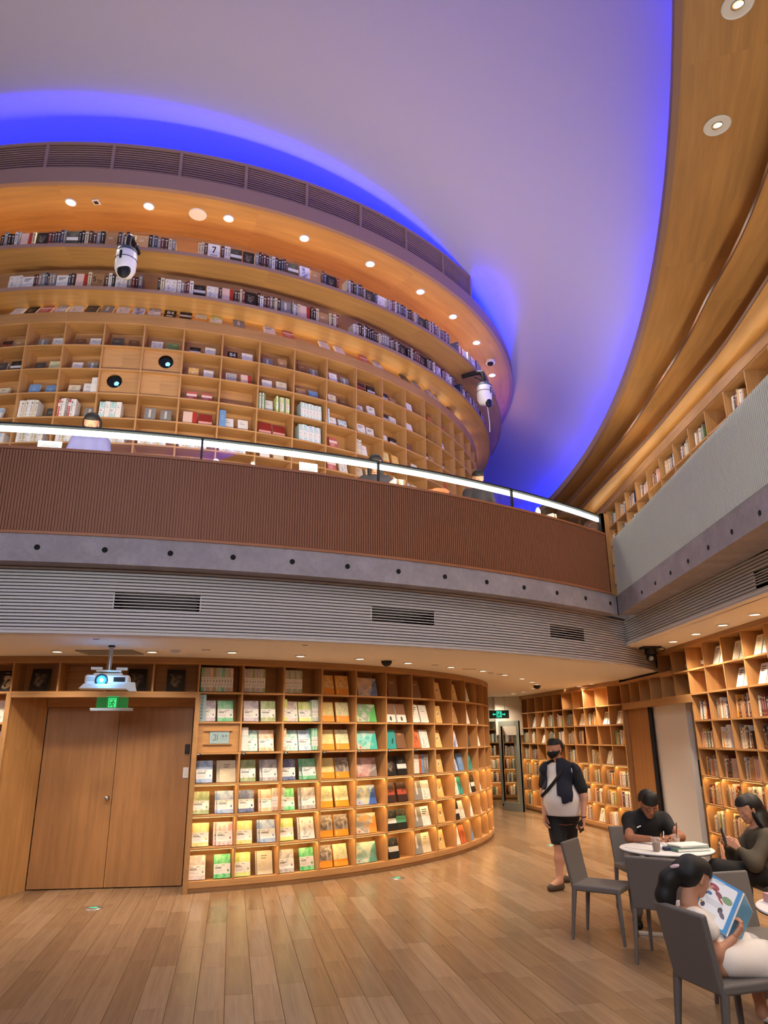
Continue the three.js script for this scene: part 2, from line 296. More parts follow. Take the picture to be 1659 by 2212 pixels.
function uvTo(g, i, spread) { // spread: keep the face's uv inside the tile, else a flat point of it
  const uv = g.attributes.uv, x0 = (i % 8) / 8, y0 = 1 - (Math.floor(i / 8) + 1) / 8;
  for (let k = 0; k < uv.count; k++) { const u = spread ? 0.02 + 0.96 * uv.getX(k) : 0.5 + 0.0 * uv.getX(k), v = spread ? 0.02 + 0.96 * uv.getY(k) : 0.02; uv.setXY(k, x0 + u / 8, y0 + v / 8); }
  return g;
}
function faces(g, frontTile, frontOnly) { // box: faces in order +x -x +y -y +z -z, four vertices each; the +z face carries the print
  const uv = g.attributes.uv;
  for (let f = 0; f < 6; f++) for (let k = 0; k < 4; k++) {
    const n = f * 4 + k, t = frontTile, x0 = (t % 8) / 8, y0 = 1 - (Math.floor(t / 8) + 1) / 8, u = f === 4 ? 0.02 + 0.96 * uv.getX(n) : 0.06, v = f === 4 ? 0.02 + 0.96 * uv.getY(n) : 0.9;
    uv.setXY(n, x0 + u / 8, y0 + v / 8);
  }
  return g;
}
const bookGeo = {}, spineGeo = {};
function bookOf(key) { // unit book, cover to +z, back edge on z = 0
  const t = tiles[key]; if (t === undefined) throw new Error('no tile ' + key);
  return bookGeo[key] ??= merge([faces(box(1, 1, 0.12, 0, 0.5, 0.94), t), uvTo(box(1, 1, 0.12, 0, 0.5, 0.06), t, false), uvTo(box(0.03, 1, 0.76, -0.485, 0.5, 0.5), t, false), uvTo(box(0.95, 0.965, 0.76, 0.005, 0.5, 0.5), tiles.page, false)]);
}
function spineOf(key) { // unit book, spine to +z
  const t = tiles[key]; if (t === undefined) throw new Error('no tile ' + key);
  return spineGeo[key] ??= merge([faces(box(1, 1, 0.05, 0, 0.5, 0.975), t), uvTo(box(0.14, 1, 0.95, -0.43, 0.5, 0.475), t, false), uvTo(box(0.14, 1, 0.95, 0.43, 0.5, 0.475), t, false), uvTo(box(0.72, 0.965, 0.93, 0, 0.49, 0.485), tiles.page, false)]);
}
const LOOK = { page: 'cream', amber_a: 'yellow and orange', amber_b: 'tan and orange', amber_c: 'grey and orange', amber_d: 'pale yellow and orange', black_photo: 'black photo-covered', black_disc: 'black disc-printed', dark_red: 'dark red', dark_green: 'dark green', dark_white: 'black and white', white_text: 'white lettered', white_art: 'white illustrated', white_dots: 'white black-dotted', white_plain: 'plain white', cream: 'cream', tan: 'tan', brown: 'brown', brown_white: 'brown white-banded', grey_cover: 'grey label-striped', dark_grey: 'dark grey', blue_cover: 'blue', teal_cover: 'teal', rose: 'rose red', salmon: 'salmon and red', crimson: 'crimson', purple_blue: 'violet blue', orange_cover: 'orange', green_cover: 'green', ink_seven: 'white numeral-printed', brown_five: 'brown numeral-printed', black_b: 'black letter-printed', gold_a: 'gold', gold_b: 'gold square-printed', gold_c: 'gold cone-printed' };
const look = (k) => LOOK[k] ?? (k.startsWith('band_') ? k.slice(5) + ' white-banded' : k.startsWith('album_') ? k.slice(6) + ' geometric' : k.replace('spine_', '').replace('_', ' '));
// every book is queued; the ones that show largest become objects of their own
const queue = { display: [], upright: [] };
const tmpM = new THREE.Matrix4(), tmpQ = new THREE.Quaternion(), tmpV = V(0, 0, 0);
function putBook(kind, key, path, s, y, back, w, h, t, tilt, label, group, yaw = 0, roll = 0) {
  const f = path.at(s), p = V(f.x - f.nx * back, y, f.z - f.nz * back);
  const e = new THREE.Euler(-tilt, f.turn + yaw, roll, 'YXZ');
  const c = p.clone().add(V(0, h / 2, 0)).project(camera), view = p.clone().applyMatrix4(camera.matrixWorldInverse);
  const seen = Math.abs(c.x) < 1.06 && Math.abs(c.y) < 1.06 && view.z < 0;
  const facing = (camera.position.x - p.x) * f.nx + (camera.position.z - p.z) * f.nz;
  if (!seen || facing < 0) return;
  queue[kind].push({ key, p, e, sc: [w, h, t], label, group, size: w * h / (view.z * view.z) * Math.max(0.15, facing / Math.hypot(p.x, p.z)) });
}
const usedLabels = new Set();
function unique(l) { let q = l; for (const w of ['another ', 'one more ', 'yet another ', 'a further ', 'still another ']) { if (!usedLabels.has(q)) break; q = w + l; } usedLabels.add(q); return q; }
function flushBooks(most) {
  for (const kind of ['display', 'upright']) {
    const list = queue[kind].sort((a, b) => b.size - a.size), geo = kind === 'display' ? bookOf : spineOf;
    list.slice(0, most).forEach((b) => {
      const m = solo(kind === 'display' ? 'display_book' : 'upright_book', geo(b.key), M.print, unique(b.label), 'book', b.group);
      m.position.copy(b.p); m.rotation.copy(b.e); m.scale.set(...b.sc);
    });
    const rest = list.slice(most);
    if (rest.length) solo(kind === 'display' ? 'display_books' : 'upright_books', merge(rest.map((b) => geo(b.key).clone().applyMatrix4(tmpM.compose(b.p, tmpQ.setFromEuler(b.e), tmpV.set(...b.sc))))), M.print,
      kind === 'display' ? 'small far face-out books in the distant cubbies' : 'many small far upright book spines on the distant shelves', 'books', null, 'stuff');
  }
}
// ---------------------------------------------------------------- floor of oak planks
{
  const floor = structure('floor', 'glossy light oak plank floor');
  part('subfloor', box(24, 0.1, 34, -4, -0.072, -11), M.subfloor, floor);
  const dir = 11.5 * D2R, dx = Math.sin(dir), dz = Math.cos(dir), wd = 0.195, th = 0.02, list = [];
  const lens = [1.5, 1.75, 1.95, 2.2], geos = lens.map((l) => {
    const b = 0.0015, w = wd / 2 - 0.0011, e = l / 2 - 0.0011, sh = new THREE.Shape([new THREE.Vector2(-w, -th), new THREE.Vector2(w, -th), new THREE.Vector2(w, -b), new THREE.Vector2(w - b, 0), new THREE.Vector2(-w + b, 0), new THREE.Vector2(-w, -b)]);
    const g = new THREE.ExtrudeGeometry(sh, { depth: 2 * e, bevelEnabled: false, steps: 1 }).translate(0, 0, -e);
    const p = g.attributes.position, uv = g.attributes.uv; for (let i = 0; i < uv.count; i++) uv.setXY(i, p.getZ(i), p.getX(i) * 1.7);
    return g;
  });
  for (let r = -62; r < 62; r++) {
    let t = -13 + rr(0, 1.9);
    while (t < 17) {
      const k = Math.floor(rnd() * 4), l = lens[k], c = t + l / 2; t += l;
      const x = -0.5 + r * wd * dz + c * dx, z = -11 - r * wd * dx + c * dz;
      if (x < -12 || x > 7 || z > 4.4 || z < -24) continue;
      const f = r * 5 + k * 3; // keep the inside of the drum bare
      if (Math.hypot(x - CX, z - CZ) < 4.9) continue;
      const q = V(x, 0, z).project(camera), d = Math.hypot(x, z), vz = V(x, 0, z).applyMatrix4(camera.matrixWorldInverse).z;
      list.push({ x, z, k, m: Math.abs(f) % 5, seen: vz < 0 && Math.abs(q.x) < 1.15 && q.y > -1.35 && q.y < 1, d });
    }
  }
  list.sort((a, b) => (b.seen - a.seen) || a.d - b.d);
  const rest = [[], [], [], [], []];
  list.forEach((p, i) => {
    const m = (p.m + Math.floor(rnd() * 5)) % 5;
    if (i < 300 && p.seen) { const o = part('plank', geos[p.k], M.planks[m], floor, [p.x, 0, p.z], [0, dir, 0]); o.userData = {}; }
    else rest[m].push(geos[p.k].clone().rotateY(dir).translate(p.x, 0, p.z));
  });
  rest.forEach((g, m) => { if (g.length) { const o = part('plank_field', merge(g), M.planks[m], floor); o.userData.kind = 'stuff'; } });
}

// ---------------------------------------------------------------- outer shell
structure('wall_right', 'timber-coloured wall behind the right shelves', merge([box(0.2, 7.2, 15.2, 5.6, 3.6, -2.6), box(0.2, 3.7, 4, 6.9, 1.85, -12.2), box(1.4, 3.7, 0.2, 6.2, 1.85, -10.1), box(1.8, 3.7, 0.2, 5.9, 1.85, -14.1), box(0.2, 3.5, 14, 5.6, 5.35, -17)]), M.wall);
structure('wall_far', 'cream wall at the far end of the corridor', merge([box(0.7, 1.0, 0.14, 3.2, 2.28, -19.55), box(26, 4.4, 0.2, -4, 5.8, -24.5), box(26, 3.5, 0.2, -4, 1.75, -24.6)]), M.wall);
structure('wall_left', 'pale wall at the far left', box(0.2, 11, 30, -14, 5.5, -10), M.wall);
structure('wall_back', 'pale wall behind the viewer', box(22, 11, 0.2, -3.2, 5.5, 4.6), M.wall);
{ // unseen window added behind the viewer: soft cool light on beams and pale balustrade
  const w = structure('window_1', 'wide added window, unseen, in the wall behind the viewer');
  part('added_window_pane', box(6.4, 2.6, 0.02, -1.6, 5.4, 4.48), M.addedDayGlow, w);
  part('added_window_frame', merge([box(6.6, 0.1, 0.1, -1.6, 4.08, 4.46), box(6.6, 0.1, 0.1, -1.6, 6.72, 4.46), ...[-4.85, -2.7, -0.5, 1.65].map((x) => box(0.1, 2.6, 0.1, x, 5.4, 4.46))]), M.white, w);
  rect('added_window_light', 6.4, 2.6, 0xe6ecf6, LAMP.day, [-1.6, 5.4, 4.4], [-1.2, 3.6, -9]);
}

// vaulted plaster ceiling rising from the outer ring towards the drum
{
  const P = [], U = [], I = [], na = 60, nt = 50, h = (t) => 7.34 + 3.25 * (1 - Math.exp(-t / 1.8));
  for (let i = 0; i <= na; i++) for (let j = 0; j <= nt; j++) {
    const a = (-26 + 74 * i / na) * D2R, t = 18.5 * Math.pow(j / nt, 1.6), r = RO + 0.45 - t;
    P.push(OX + r * Math.cos(a), h(t), OZ + r * Math.sin(a)); U.push(r * a, t);
  }
  for (let i = 0; i < na; i++) for (let j = 0; j < nt; j++) { const a = i * (nt + 1) + j, b = a + nt + 1; I.push(a, b, b + 1, a, b + 1, a + 1); }
  const g = new THREE.BufferGeometry(); g.setAttribute('position', new THREE.Float32BufferAttribute(P, 3)); g.setAttribute('uv', new THREE.Float32BufferAttribute(U, 2)); g.setIndex(I); g.computeVertexNormals();
  structure('ceiling', 'smooth white vaulted plaster ceiling washed blue at its edges', g, M.vault);
}
// flat slab outlines in plan (shape y = -z)
function slab(outline, y0, y1) {
  const g = new THREE.ExtrudeGeometry(new THREE.Shape(outline.map(([x, z]) => new THREE.Vector2(x, -z))), { depth: y1 - y0, bevelEnabled: false });
  g.rotateX(-Math.PI / 2).translate(0, y0, 0); return g;
}
const arcPts = (cx, cz, R, a0, a1, n) => Array.from({ length: n + 1 }, (_, i) => { const a = (a0 + (a1 - a0) * i / n) * D2R; return [cx + R * Math.cos(a), cz + R * Math.sin(a)]; });
structure('ceiling_001', 'low cream ceiling with downlights under the curved balcony', slab([...arcPts(BX, BZ, RL - 0.02, 37.2, 128, 60), [-13.9, -24], [5.4, -24], [5.4, -11.93]], HC, HC + 0.05), M.plaster);
structure('ceiling_002', 'low cream ceiling strip along the right shelves', slab([[3.62, 4.5], [5.5, 4.5], [5.5, -12.2], [4.42, -11.93], [3.64, -11.0]], HR, HR + 0.05), M.plaster);
structure('floor_001', 'upper gallery floor slab', merge([slab([...arcPts(BX, BZ, RB - 0.35, 40, 128, 60), [-13.9, -24], [5.5, -24], [5.5, -12]], HT - 0.2, HT - 0.01), slab([[3.3, 4.5], [5.5, 4.5], [5.5, -12], [3.75, -10.4]], HT - 0.2, HT - 0.01)]), M.concrete);

// ---------------------------------------------------------------- louvre bands, concrete beams
const louvrePath = arcPath(BX, BZ, RL, 128), beamPath = arcPath(BX, BZ, RB, 128);
const rightBeam = linePath(3.405, -10.5, 2.58, 4.5), rightLouvre = linePath(3.64, -11.02, 3.62, 4.5);
function louvres(name, label, path, s0, s1, seg, y0, y1, n, vents) {
  const t = thing(name, label, 'louvre band'), p = (y1 - y0) / n, v0 = vents[0]?.[2] ?? 0, v1 = vents[0]?.[3] ?? 0;
  const gaps = []; let at = s0; for (const [a, b] of vents) { gaps.push([at, a]); at = b; } gaps.push([at, s1]);   // stretches between the air outlets
  const run = (nm, prof, open) => { for (const [a, b] of open ? gaps : [[s0, s1]]) part(nm, sweep(path, a, b, Math.max(2, Math.round(seg * (b - a) / (s1 - s0))), prof), M.louvre, t); };
  run('backing', R4(-0.12, -0.1, y0, v0), false); run('backing', R4(-0.12, -0.1, v1, y1), false); run('backing', R4(-0.12, -0.1, v0, v1), true);
  for (let i = 0; i < n; i++) { const y = y0 + p * (i + 0.15); run('slat', [[-0.09, y], [0, y], [0, y + p * 0.66], [-0.09, y + p * 0.66]], y + p * 0.66 > v0 && y < v1); }
  for (const [a, b] of vents) {   // an open duct behind thin blades
    const d = part('air_duct', merge([sweep(path, a, b, 8, R4(-0.7, -0.69, v0, v1)), sweep(path, a - 0.02, b + 0.02, 8, R4(-0.7, -0.09, v0 - 0.012, v0)), sweep(path, a - 0.02, b + 0.02, 8, R4(-0.7, -0.09, v1, v1 + 0.012)), sweep(path, a - 0.012, a, 1, R4(-0.7, -0.005, v0, v1)), sweep(path, b, b + 0.012, 1, R4(-0.7, -0.005, v0, v1))]), M.louvre, t); d.userData.label = 'open air outlet';
    for (let q = 0; q < 5; q++) { const y = v0 + (v1 - v0) * (q + 0.5) / 5; part('vent_blade', sweep(path, a, b, 8, R4(-0.02, 0, y, y + 0.009)), M.louvre, d); }
  }
  return t;
}
louvres('louvre_band', 'curved grey horizontal louvre band above the low cream ceiling', louvrePath, 0, arcS(louvrePath, 37.4), 72, HC, HB, 20,
  [[76.4, 72.6], [63.95, 60.2], [51.4, 47.95]].map(([a, b]) => [arcS(louvrePath, a), arcS(louvrePath, b), 3.015, 3.175]));
louvres('louvre_band', 'straight grey horizontal louvre band above the right shelves', rightLouvre, 0, 15.4, 2, HR, HB, 11, [[4.05, 4.75, 3.13, 3.26]]);
{
  const t = thing('concrete_beam', 'curved fair-faced concrete beam with a row of tie holes', 'beam');
  const s1 = arcS(beamPath, 45.25);
  part('beam', sweep(beamPath, 0, s1, 72, R4(-0.35, 0, HB, HT)), M.concrete, t);
  for (let i = 0; i < 14; i++) { const f = beamPath.at(arcS(beamPath, 82.5 - 2.8 * i)); part('tie_hole', cyl(0.028, 0.028, 0.012, 16).rotateX(Math.PI / 2), M.hole, t, [f.x, 3.563, f.z], [0, f.turn, 0]); }
  const r = thing('concrete_beam', 'straight concrete beam under the pale right balustrade', 'beam');
  part('beam', sweep(rightBeam, 0.02, 15, 2, R4(-0.42, 0, HB, HT)), M.concrete, r);
  for (let i = 0; i < 12; i++) { const f = rightBeam.at(1.25 + 0.58 * i); part('tie_hole', cyl(0.024, 0.024, 0.012, 14).rotateX(Math.PI / 2), M.hole, r, [f.x, 3.52, f.z], [0, f.turn, 0]); }
  part('corner_joint', box(0.02, HT - HB, 0.02, 3.405, (HB + HT) / 2, -10.49), M.joint, r);
}
// ---------------------------------------------------------------- balustrades
const sEnd = arcS(beamPath, 45.9), sPost = arcS(beamPath, 45.3);
{
  const t = thing('ribbed_balustrade', 'curved brown ribbed timber balustrade of the upper gallery', 'balustrade');
  part('backing', sweep(beamPath, 0, sEnd, 72, R4(-0.08, -0.012, HT, HW)), M.ribWood, t);
  const rib = box(0.015, HW - HT - 0.07, 0.016, 0, (HW + HT) / 2, -0.004), g = [];
  for (let s = arcS(beamPath, 92); s < sEnd; s += 0.029) { const f = beamPath.at(s); g.push(rib.clone().rotateY(f.turn).translate(f.x, 0, f.z)); }
  part('rib', merge(g), M.ribWood, t).userData.kind = 'stuff';
  part('bottom_rail', sweep(beamPath, 0, sEnd, 72, R4(-0.05, 0.012, HT, HT + 0.03)), M.ribTrim, t);
  part('top_rail', sweep(beamPath, 0, sEnd, 72, R4(-0.10, 0.008, HW - 0.03, HW)), M.ribTrim, t);
  const p = thing('timber_post', 'pale timber end post between the brown and the pale balustrade', 'post');
  part('post', sweep(beamPath, sEnd, sPost, 4, R4(-0.12, 0.014, HT, 4.93)), M.oakUp, p);
}
{
  const t = thing('pale_balustrade', 'straight pale grey-green ribbed balustrade of the right gallery', 'balustrade');
  part('panel', sweep(rightBeam, 0.06, 15, 2, R4(-0.1, -0.008, HT, 4.54)), M.paleRib, t);
  const rib = box(0.018, 4.54 - HT - 0.01, 0.01, 0, (4.54 + HT) / 2, -0.004), g = [];
  for (let s = 0.08; s < 7.5; s += 0.034) { const f = rightBeam.at(s); g.push(rib.clone().rotateY(f.turn).translate(f.x, 0, f.z)); }
  part('rib', merge(g), M.paleRib, t).userData.kind = 'stuff';
  // added strip hidden behind the pale balustrade, there to brighten the canopy
  const k = thing('added_gallery_light', 'added light strip hidden behind the top of the pale balustrade', 'strip light');
  part('light_strip', sweep(rightBeam, 0.2, 14, 2, R4(-0.15, -0.11, 4.44, 4.46)), M.stripWhite, k);
  for (let s = 1.1; s < 14; s += 2.1) { const f = rightBeam.at(s), x = f.x - f.nx * 0.16, z = f.z - f.nz * 0.16; rect('added_gallery_beam', 2.0, 0.05, 0xffeed6, LAMP.side, [x, 4.48, z], [x + 0.1, 6.5, z]); }
}
{
  const t = thing('glass_railing', 'glass railing with glowing handrail above the brown balustrade', 'railing');
  const cuts = [100.4, 91.3, 82.17, 73.05, 63.93, 54.86, 46.0], top = 4.885;
  for (let i = 0; i + 1 < cuts.length; i++) {
    const a = arcS(beamPath, cuts[i]) + 0.012, b = arcS(beamPath, cuts[i + 1]) - 0.012;
    part('glass_pane', sweep(beamPath, a, b, 10, R4(-0.046, -0.036, HW + 0.001, top - 0.02)), M.glass, t);
  }
  for (const c of cuts) { const f = beamPath.at(arcS(beamPath, c)); part('post', box(0.022, top - HW, 0.03, 0, (top + HW) / 2, -0.04), M.darkMetal, t, [f.x, 0, f.z], [0, f.turn, 0]); }
  const s0 = arcS(beamPath, 100.4), s1 = arcS(beamPath, 46.0);
  part('handrail', sweep(beamPath, s0, s1, 60, R4(-0.10, -0.01, top - 0.02, top)), M.darkMetal, t);
  part('light_diffuser', sweep(beamPath, s0, s1, 60, [[-0.098, top - 0.075], [-0.062, top - 0.085], [-0.058, top - 0.022], [-0.098, top - 0.022]]), M.stripWhite, t).userData.label = 'glowing white light tube under the handrail';
  for (let d = 89; d > 46; d -= 6) {
    const f = beamPath.at(arcS(beamPath, d - 3)), x = f.x - f.nx * 0.11, z = f.z - f.nz * 0.11;
    rect('handrail_light', 1.3, 0.05, 0xfff3de, LAMP.rail, [x, top - 0.05, z], [x - f.nx, top - 0.75, z - f.nz]);
    rect('handrail_light', 1.3, 0.05, 0xffeed6, LAMP.railUp, [x, top + 0.01, z], [x - f.nx * 0.9, top + 1.2, z - f.nz * 0.9]);
  }
  const c = thing('reading_counter', 'narrow timber reading counter behind the glass railing', 'counter');
  part('worktop', sweep(beamPath, s0, s1, 60, R4(-0.52, -0.12, HW - 0.06, HW - 0.03)), M.oak, c);
  part('apron', sweep(beamPath, s0, s1, 60, R4(-0.5, -0.48, HT, HW - 0.06)), M.oakUp, c);
}
// ---------------------------------------------------------------- bookcases
// cubbies along a path: levels from top to bottom, columns cw wide from s0; frontLit = rows with a light strip
function bookcase(name, label, path, s0, cols, cw, levels, depth, o = {}) {
  const t = thing(name, label, 'bookcase'), T = 0.022, boards = [], s1 = s0 + cols * cw, seg = o.seg ?? cols * 2, top = levels[0], bot = levels[levels.length - 1];
  for (const [a, b, j0, j1] of o.backs ?? [[0, cols, 0, levels.length - 1]]) part('back_panel', sweep(path, s0 + a * cw, s0 + b * cw, Math.max(1, Math.round(seg * (b - a) / cols)), R4(-depth - 0.02, -depth, levels[j1], levels[j0])), M.oak, t);
  const div = box(T, 1, depth, 0, 0.5, -depth / 2);
  levels.forEach((y, j) => {
    const full = j === 0 || j === levels.length - 1, w = T / 2 + (full && o.edge ? 0 : 0);
    for (const [a, b] of o.runs?.(j) ?? [[0, cols]]) if (b > a) boards.push([j, a, b, part('shelf', sweep(path, s0 + a * cw, s0 + b * cw, Math.max(1, Math.round(seg * (b - a) / cols)), R4(-depth, 0.0, y - w, y + w)), M.oak, t)]);
  });
  for (let i = 0; i <= cols; i++) {
    const f = path.at(s0 + i * cw);
    for (const [a, b] of o.divs?.(i) ?? [[0, levels.length - 1]]) { const h = levels[a] - levels[b] - T; if (h > 0) { const m = part('divider', div, M.oakUp, t, [f.x, levels[b] + T / 2, f.z], [0, f.turn, 0]); m.scale.y = h; } }
  }
  if (o.topBoard) part('top_board', sweep(path, s0, s1, seg, R4(-depth, 0.012, top + T / 2, o.topBoard)), M.oakEdge, t);
  if (o.plinth !== undefined) for (const [a, b] of o.runs?.(levels.length - 1) ?? [[0, cols]]) {
    part('bottom_board', sweep(path, s0 + a * cw, s0 + b * cw, seg, R4(-depth, 0.004, o.plinth + (bot - o.plinth) * 0.5, bot - T / 2)), M.oak, t);
    part('plinth', sweep(path, s0 + a * cw, s0 + b * cw, seg, R4(-depth, -0.018, o.plinth, o.plinth + (bot - o.plinth) * 0.5)), M.oakEdge, t);
  }
  const l0 = o.lightFrom ?? 0, l1 = o.lightTo ?? cols;
  for (const j of o.lit ?? []) for (let i = l0; i < l1; i++) {
    if (!(o.runs?.(j) ?? [[0, cols]]).some(([a, b]) => i >= a && i < b)) continue;
    const y = levels[j] - T / 2 - 0.004, f = path.at(s0 + (i + 0.5) * cw);
    part('light_strip', new THREE.BoxGeometry(cw - 0.06, 0.005, 0.014), M.stripWarm, boards.find(([q, a, b]) => q === j && i >= a && i < b)?.[3] ?? t, [f.x - f.nx * 0.03, y, f.z - f.nz * 0.03], [0, f.turn, 0]);
    if ((i - l0) % 2 === 0) { const g = path.at(s0 + (i + (i + 1 < l1 ? 1 : 0.5)) * cw), x = g.x - g.nx * 0.035, z = g.z - g.nz * 0.035; rect('shelf_light', cw * (i + 1 < l1 ? 1.9 : 0.9), 0.014, 0xffd08a, o.litPower ?? LAMP.shelf, [x, y - 0.008, z], [x - g.nx * 0.5, y - 1, z - g.nz * 0.5]); }
  }
  return t;
}
const lowLevels = [2.672, 2.307, 1.942, 1.571, 1.206, 0.843, 0.48, 0.115];
const DA = 4.87, CW = RD * DA * D2R;
// lower drum: column 0 starts at the door's right jamb; columns -4..-1 stand over the door, further ones to its left
const drumLow = arcPath(CX, CZ, RD, 71.07 + 8 * DA), s71 = 8 * CW;
const overDoor = (i) => i >= 4 && i < 8;
bookcase('curved_bookcase', 'curved oak cubby bookcase around the drum on the ground floor', drumLow, 0, 24, CW, lowLevels, 0.3, {
  topBoard: HC, plinth: 0, lit: [4, 5, 6], seg: 72, lightFrom: 2, lightTo: 22, backs: [[0, 4, 0, 7], [4, 8, 0, 1], [8, 24, 0, 7]],
  runs: (j) => j < 2 ? [[0, 24]] : [[0, 4], [8, 24]],
  divs: (i) => i > 4 && i < 8 ? [[0, 1]] : [[0, 7]],
});
// the door in its deep reveal
{
  const a = drumLow.at(4 * CW), b = drumLow.at(8 * CW), d = structure('door_1', 'double oak door in a deep timber reveal below the ceiling projector');
  // leaf plane: left (-4.42,-9.72) to right (-2.56,-9.92)
  const L = [-4.40, -9.735], Rr = [-2.535, -9.925], len = Math.hypot(Rr[0] - L[0], Rr[1] - L[1]), path = linePath(L[0], L[1], Rr[0], Rr[1]), f = path.at(0);
  const hd = 2.155, mid = len * 0.492;
  const leaves = []; for (const [s0, s1] of [[0.012, mid - 0.003], [mid + 0.003, len - 0.012]]) leaves[leaves.length] = part('door_leaf', sweep(path, s0, s1, 1, R4(-0.045, 0, 0.012, hd - 0.004)), M.oakDoor, d);
  part('door_stop', sweep(path, 0, len, 1, R4(-0.08, -0.06, 0, 2.3)), M.oakDoor, d);
  const kn = path.at(mid - 0.055), hw = part('door_knob', new THREE.LatheGeometry([[0, 0.05], [0.02, 0.048], [0.027, 0.036], [0.02, 0.022], [0.011, 0.016], [0.012, 0.003], [0.026, 0], [0, 0]].map((p) => new THREE.Vector2(...p)), 20).rotateX(Math.PI / 2), M.steel, leaves[0], [kn.x, 1.04, kn.z], [0, kn.turn, 0]);
  // reveal: left cheek, right cheek, header
  const quad = (p, q, y0, y1, n, m) => part(n, sweep(linePath(p[0], p[1], q[0], q[1]), 0, Math.hypot(q[0] - p[0], q[1] - p[1]), 1, R4(-0.03, 0, y0, y1)), m, d);
  quad([a.x, a.z], L, 0, 2.296, 'reveal_panel', M.oakUp); quad(Rr, [b.x, b.z], 0, 2.296, 'reveal_panel', M.oakUp);
  part('door_head', sweep(path, 0, len, 1, R4(-0.02, 0.02, hd, 2.296)), M.oak, d);
  part('reveal_head', slab([[a.x, a.z], [b.x, b.z], Rr, L].map(([x, z]) => [x, z]).reverse(), 2.27, 2.29), M.oak, d);
  for (const q of [a, b]) part('casing', box(0.06, 2.3, 0.03, 0, 1.15, 0.008), M.oakEdge, d, [q.x, 0, q.z], [0, q.turn, 0]);
  part('casing_head', sweep(drumLow, 4 * CW, 8 * CW, 10, R4(-0.03, 0.02, 2.245, 2.296)), M.oakEdge, d);
  // card reader and switch plate on the right cheek
  const rp = path.at(len - 0.055);
  const cr = thing('card_reader', 'small black card reader at the right edge of the oak door', 'card reader', [rp.x, 1.62, rp.z], rp.turn);
  part('housing', rbox(0.06, 0.12, 0.02, 0.006, 0, 0, 0.011), M.black, cr); part('reader_face', rbox(0.045, 0.06, 0.004, 0.002, 0, 0.01, 0.022), M.darkMetal, cr);
  const sw = thing('switch_plate', 'white switch plate below the card reader', 'switch', [rp.x, 1.33, rp.z], rp.turn);
  part('plate', rbox(0.07, 0.13, 0.012, 0.004, 0, 0, 0.007), M.plasticWhite, sw); part('rocker', rbox(0.04, 0.07, 0.006, 0.002, 0, 0, 0.014), M.white, sw);
}
// right wall, straight part with two extra rows' worth of height, and the stretch that bends away
const wallStraight = linePath(WX, -13.9, WX, 4.3), wallFar = linePath(3.5, -19.55, WX, -13.9);
const rLevels = [2.985, 2.645, ...lowLevels.slice(1)].map((y) => y);
const rc = 0.575;
// short row over the doorway, then the full height bookcase
bookcase('header_bookcase', 'single row of empty cubbies over the right doorway', wallStraight, 0, 5, 0.52, [2.672, 2.307], 0.34, { topBoard: 2.7 });
bookcase('wall_bookcase', 'tall oak cubby bookcase along the right wall', wallStraight, 2.025, 27, rc, rLevels, 0.34, {
  topBoard: HR, plinth: 0, lit: [5, 6, 7], seg: 27, backs: [[0, 1, 0, 1], [1, 2, 0, 2], [2, 27, 0, 8]],
  runs: (j) => j < 2 ? [[0, 27]] : j < 3 ? [[1, 27]] : [[2, 27]], divs: (i) => i === 0 ? [[0, 1]] : i === 1 ? [[0, 2]] : [[0, 8]], lightFrom: 2, lightTo: 9, litPower: LAMP.shelf,
});
bookcase('far_bookcase', 'oak cubby bookcase on the wall beside the far glass door', wallFar, 0, 10, wallFar.L / 10, lowLevels, 0.34, { topBoard: HC, plinth: 0, lit: [4, 5, 6] });
// upper drum
const DU = 4.794, upLevels = Array.from({ length: 11 }, (_, j) => 7.483 - 0.373 * j), drumUp = arcPath(CX, CZ, RD, 94.93 + 2 * DU), CU = RD * DU * D2R;
const upCase = bookcase('gallery_bookcase', 'tall curved oak cubby bookcase of the drum on the upper gallery', drumUp, 0, 24, CU, upLevels, 0.3, { topBoard: 7.64, plinth: HT - 0.02, lit: [], seg: 72 });
// upper right gallery
const galleryWall = linePath(WX, -15.4, WX, 4.3), gLevels = Array.from({ length: 7 }, (_, j) => 6.0 - 0.373 * j);
bookcase('gallery_wall_bookcase', 'straight oak cubby bookcase behind the pale right balustrade', galleryWall, -0.02, 33, 0.578, gLevels, 0.34, { topBoard: 6.17, plinth: HT, seg: 33 });

// ---------------------------------------------------------------- stepped ring of ledges around the top of the drum
{
  const t = thing('drum_canopy', 'stepped oak canopy with book ledges crowning the drum', 'canopy'), p = (r) => arcPath(CX, CZ, r, 112), S = (r, d = -6) => (112 - d) * D2R * r;
  const rg = (name, r, prof, m) => part(name, sweep(p(r), 0, S(r), 84, prof), m, t);
  rg('back_wall', 6.4, R4(-0.03, 0, 7.64, 7.86), M.oak);
  rg('ledge', 6.93, [[-0.6, 7.845], [0, 7.83], [0, 7.868], [-0.6, 7.9]], M.oakSoffit); rg('ledge_edge', 6.93, R4(0, 0.012, 7.822, 7.872), M.brownRail);
  rg('back_wall', 6.66, R4(-0.03, 0, 7.88, 8.36), M.oak);
  rg('ledge', 7.2, [[-0.85, 8.345], [0, 8.33], [0, 8.37], [-0.85, 8.39]], M.oakSoffit); rg('ledge_edge', 7.2, R4(0, 0.012, 8.322, 8.374), M.brownRail);
  rg('back_wall', 6.5, R4(-0.03, 0, 8.37, 9.17), M.oakSoffit);
  rg('soffit', 7.5, R4(-1.2, 0, 9.165, 9.2), M.oakSoffit);
  rg('fascia', 7.5, R4(-0.06, 0.012, 9.16, 9.4), M.brownRail);
  rg('deck', 7.5, R4(-3.2, -0.06, 9.36, 9.39), M.brownRail);
}
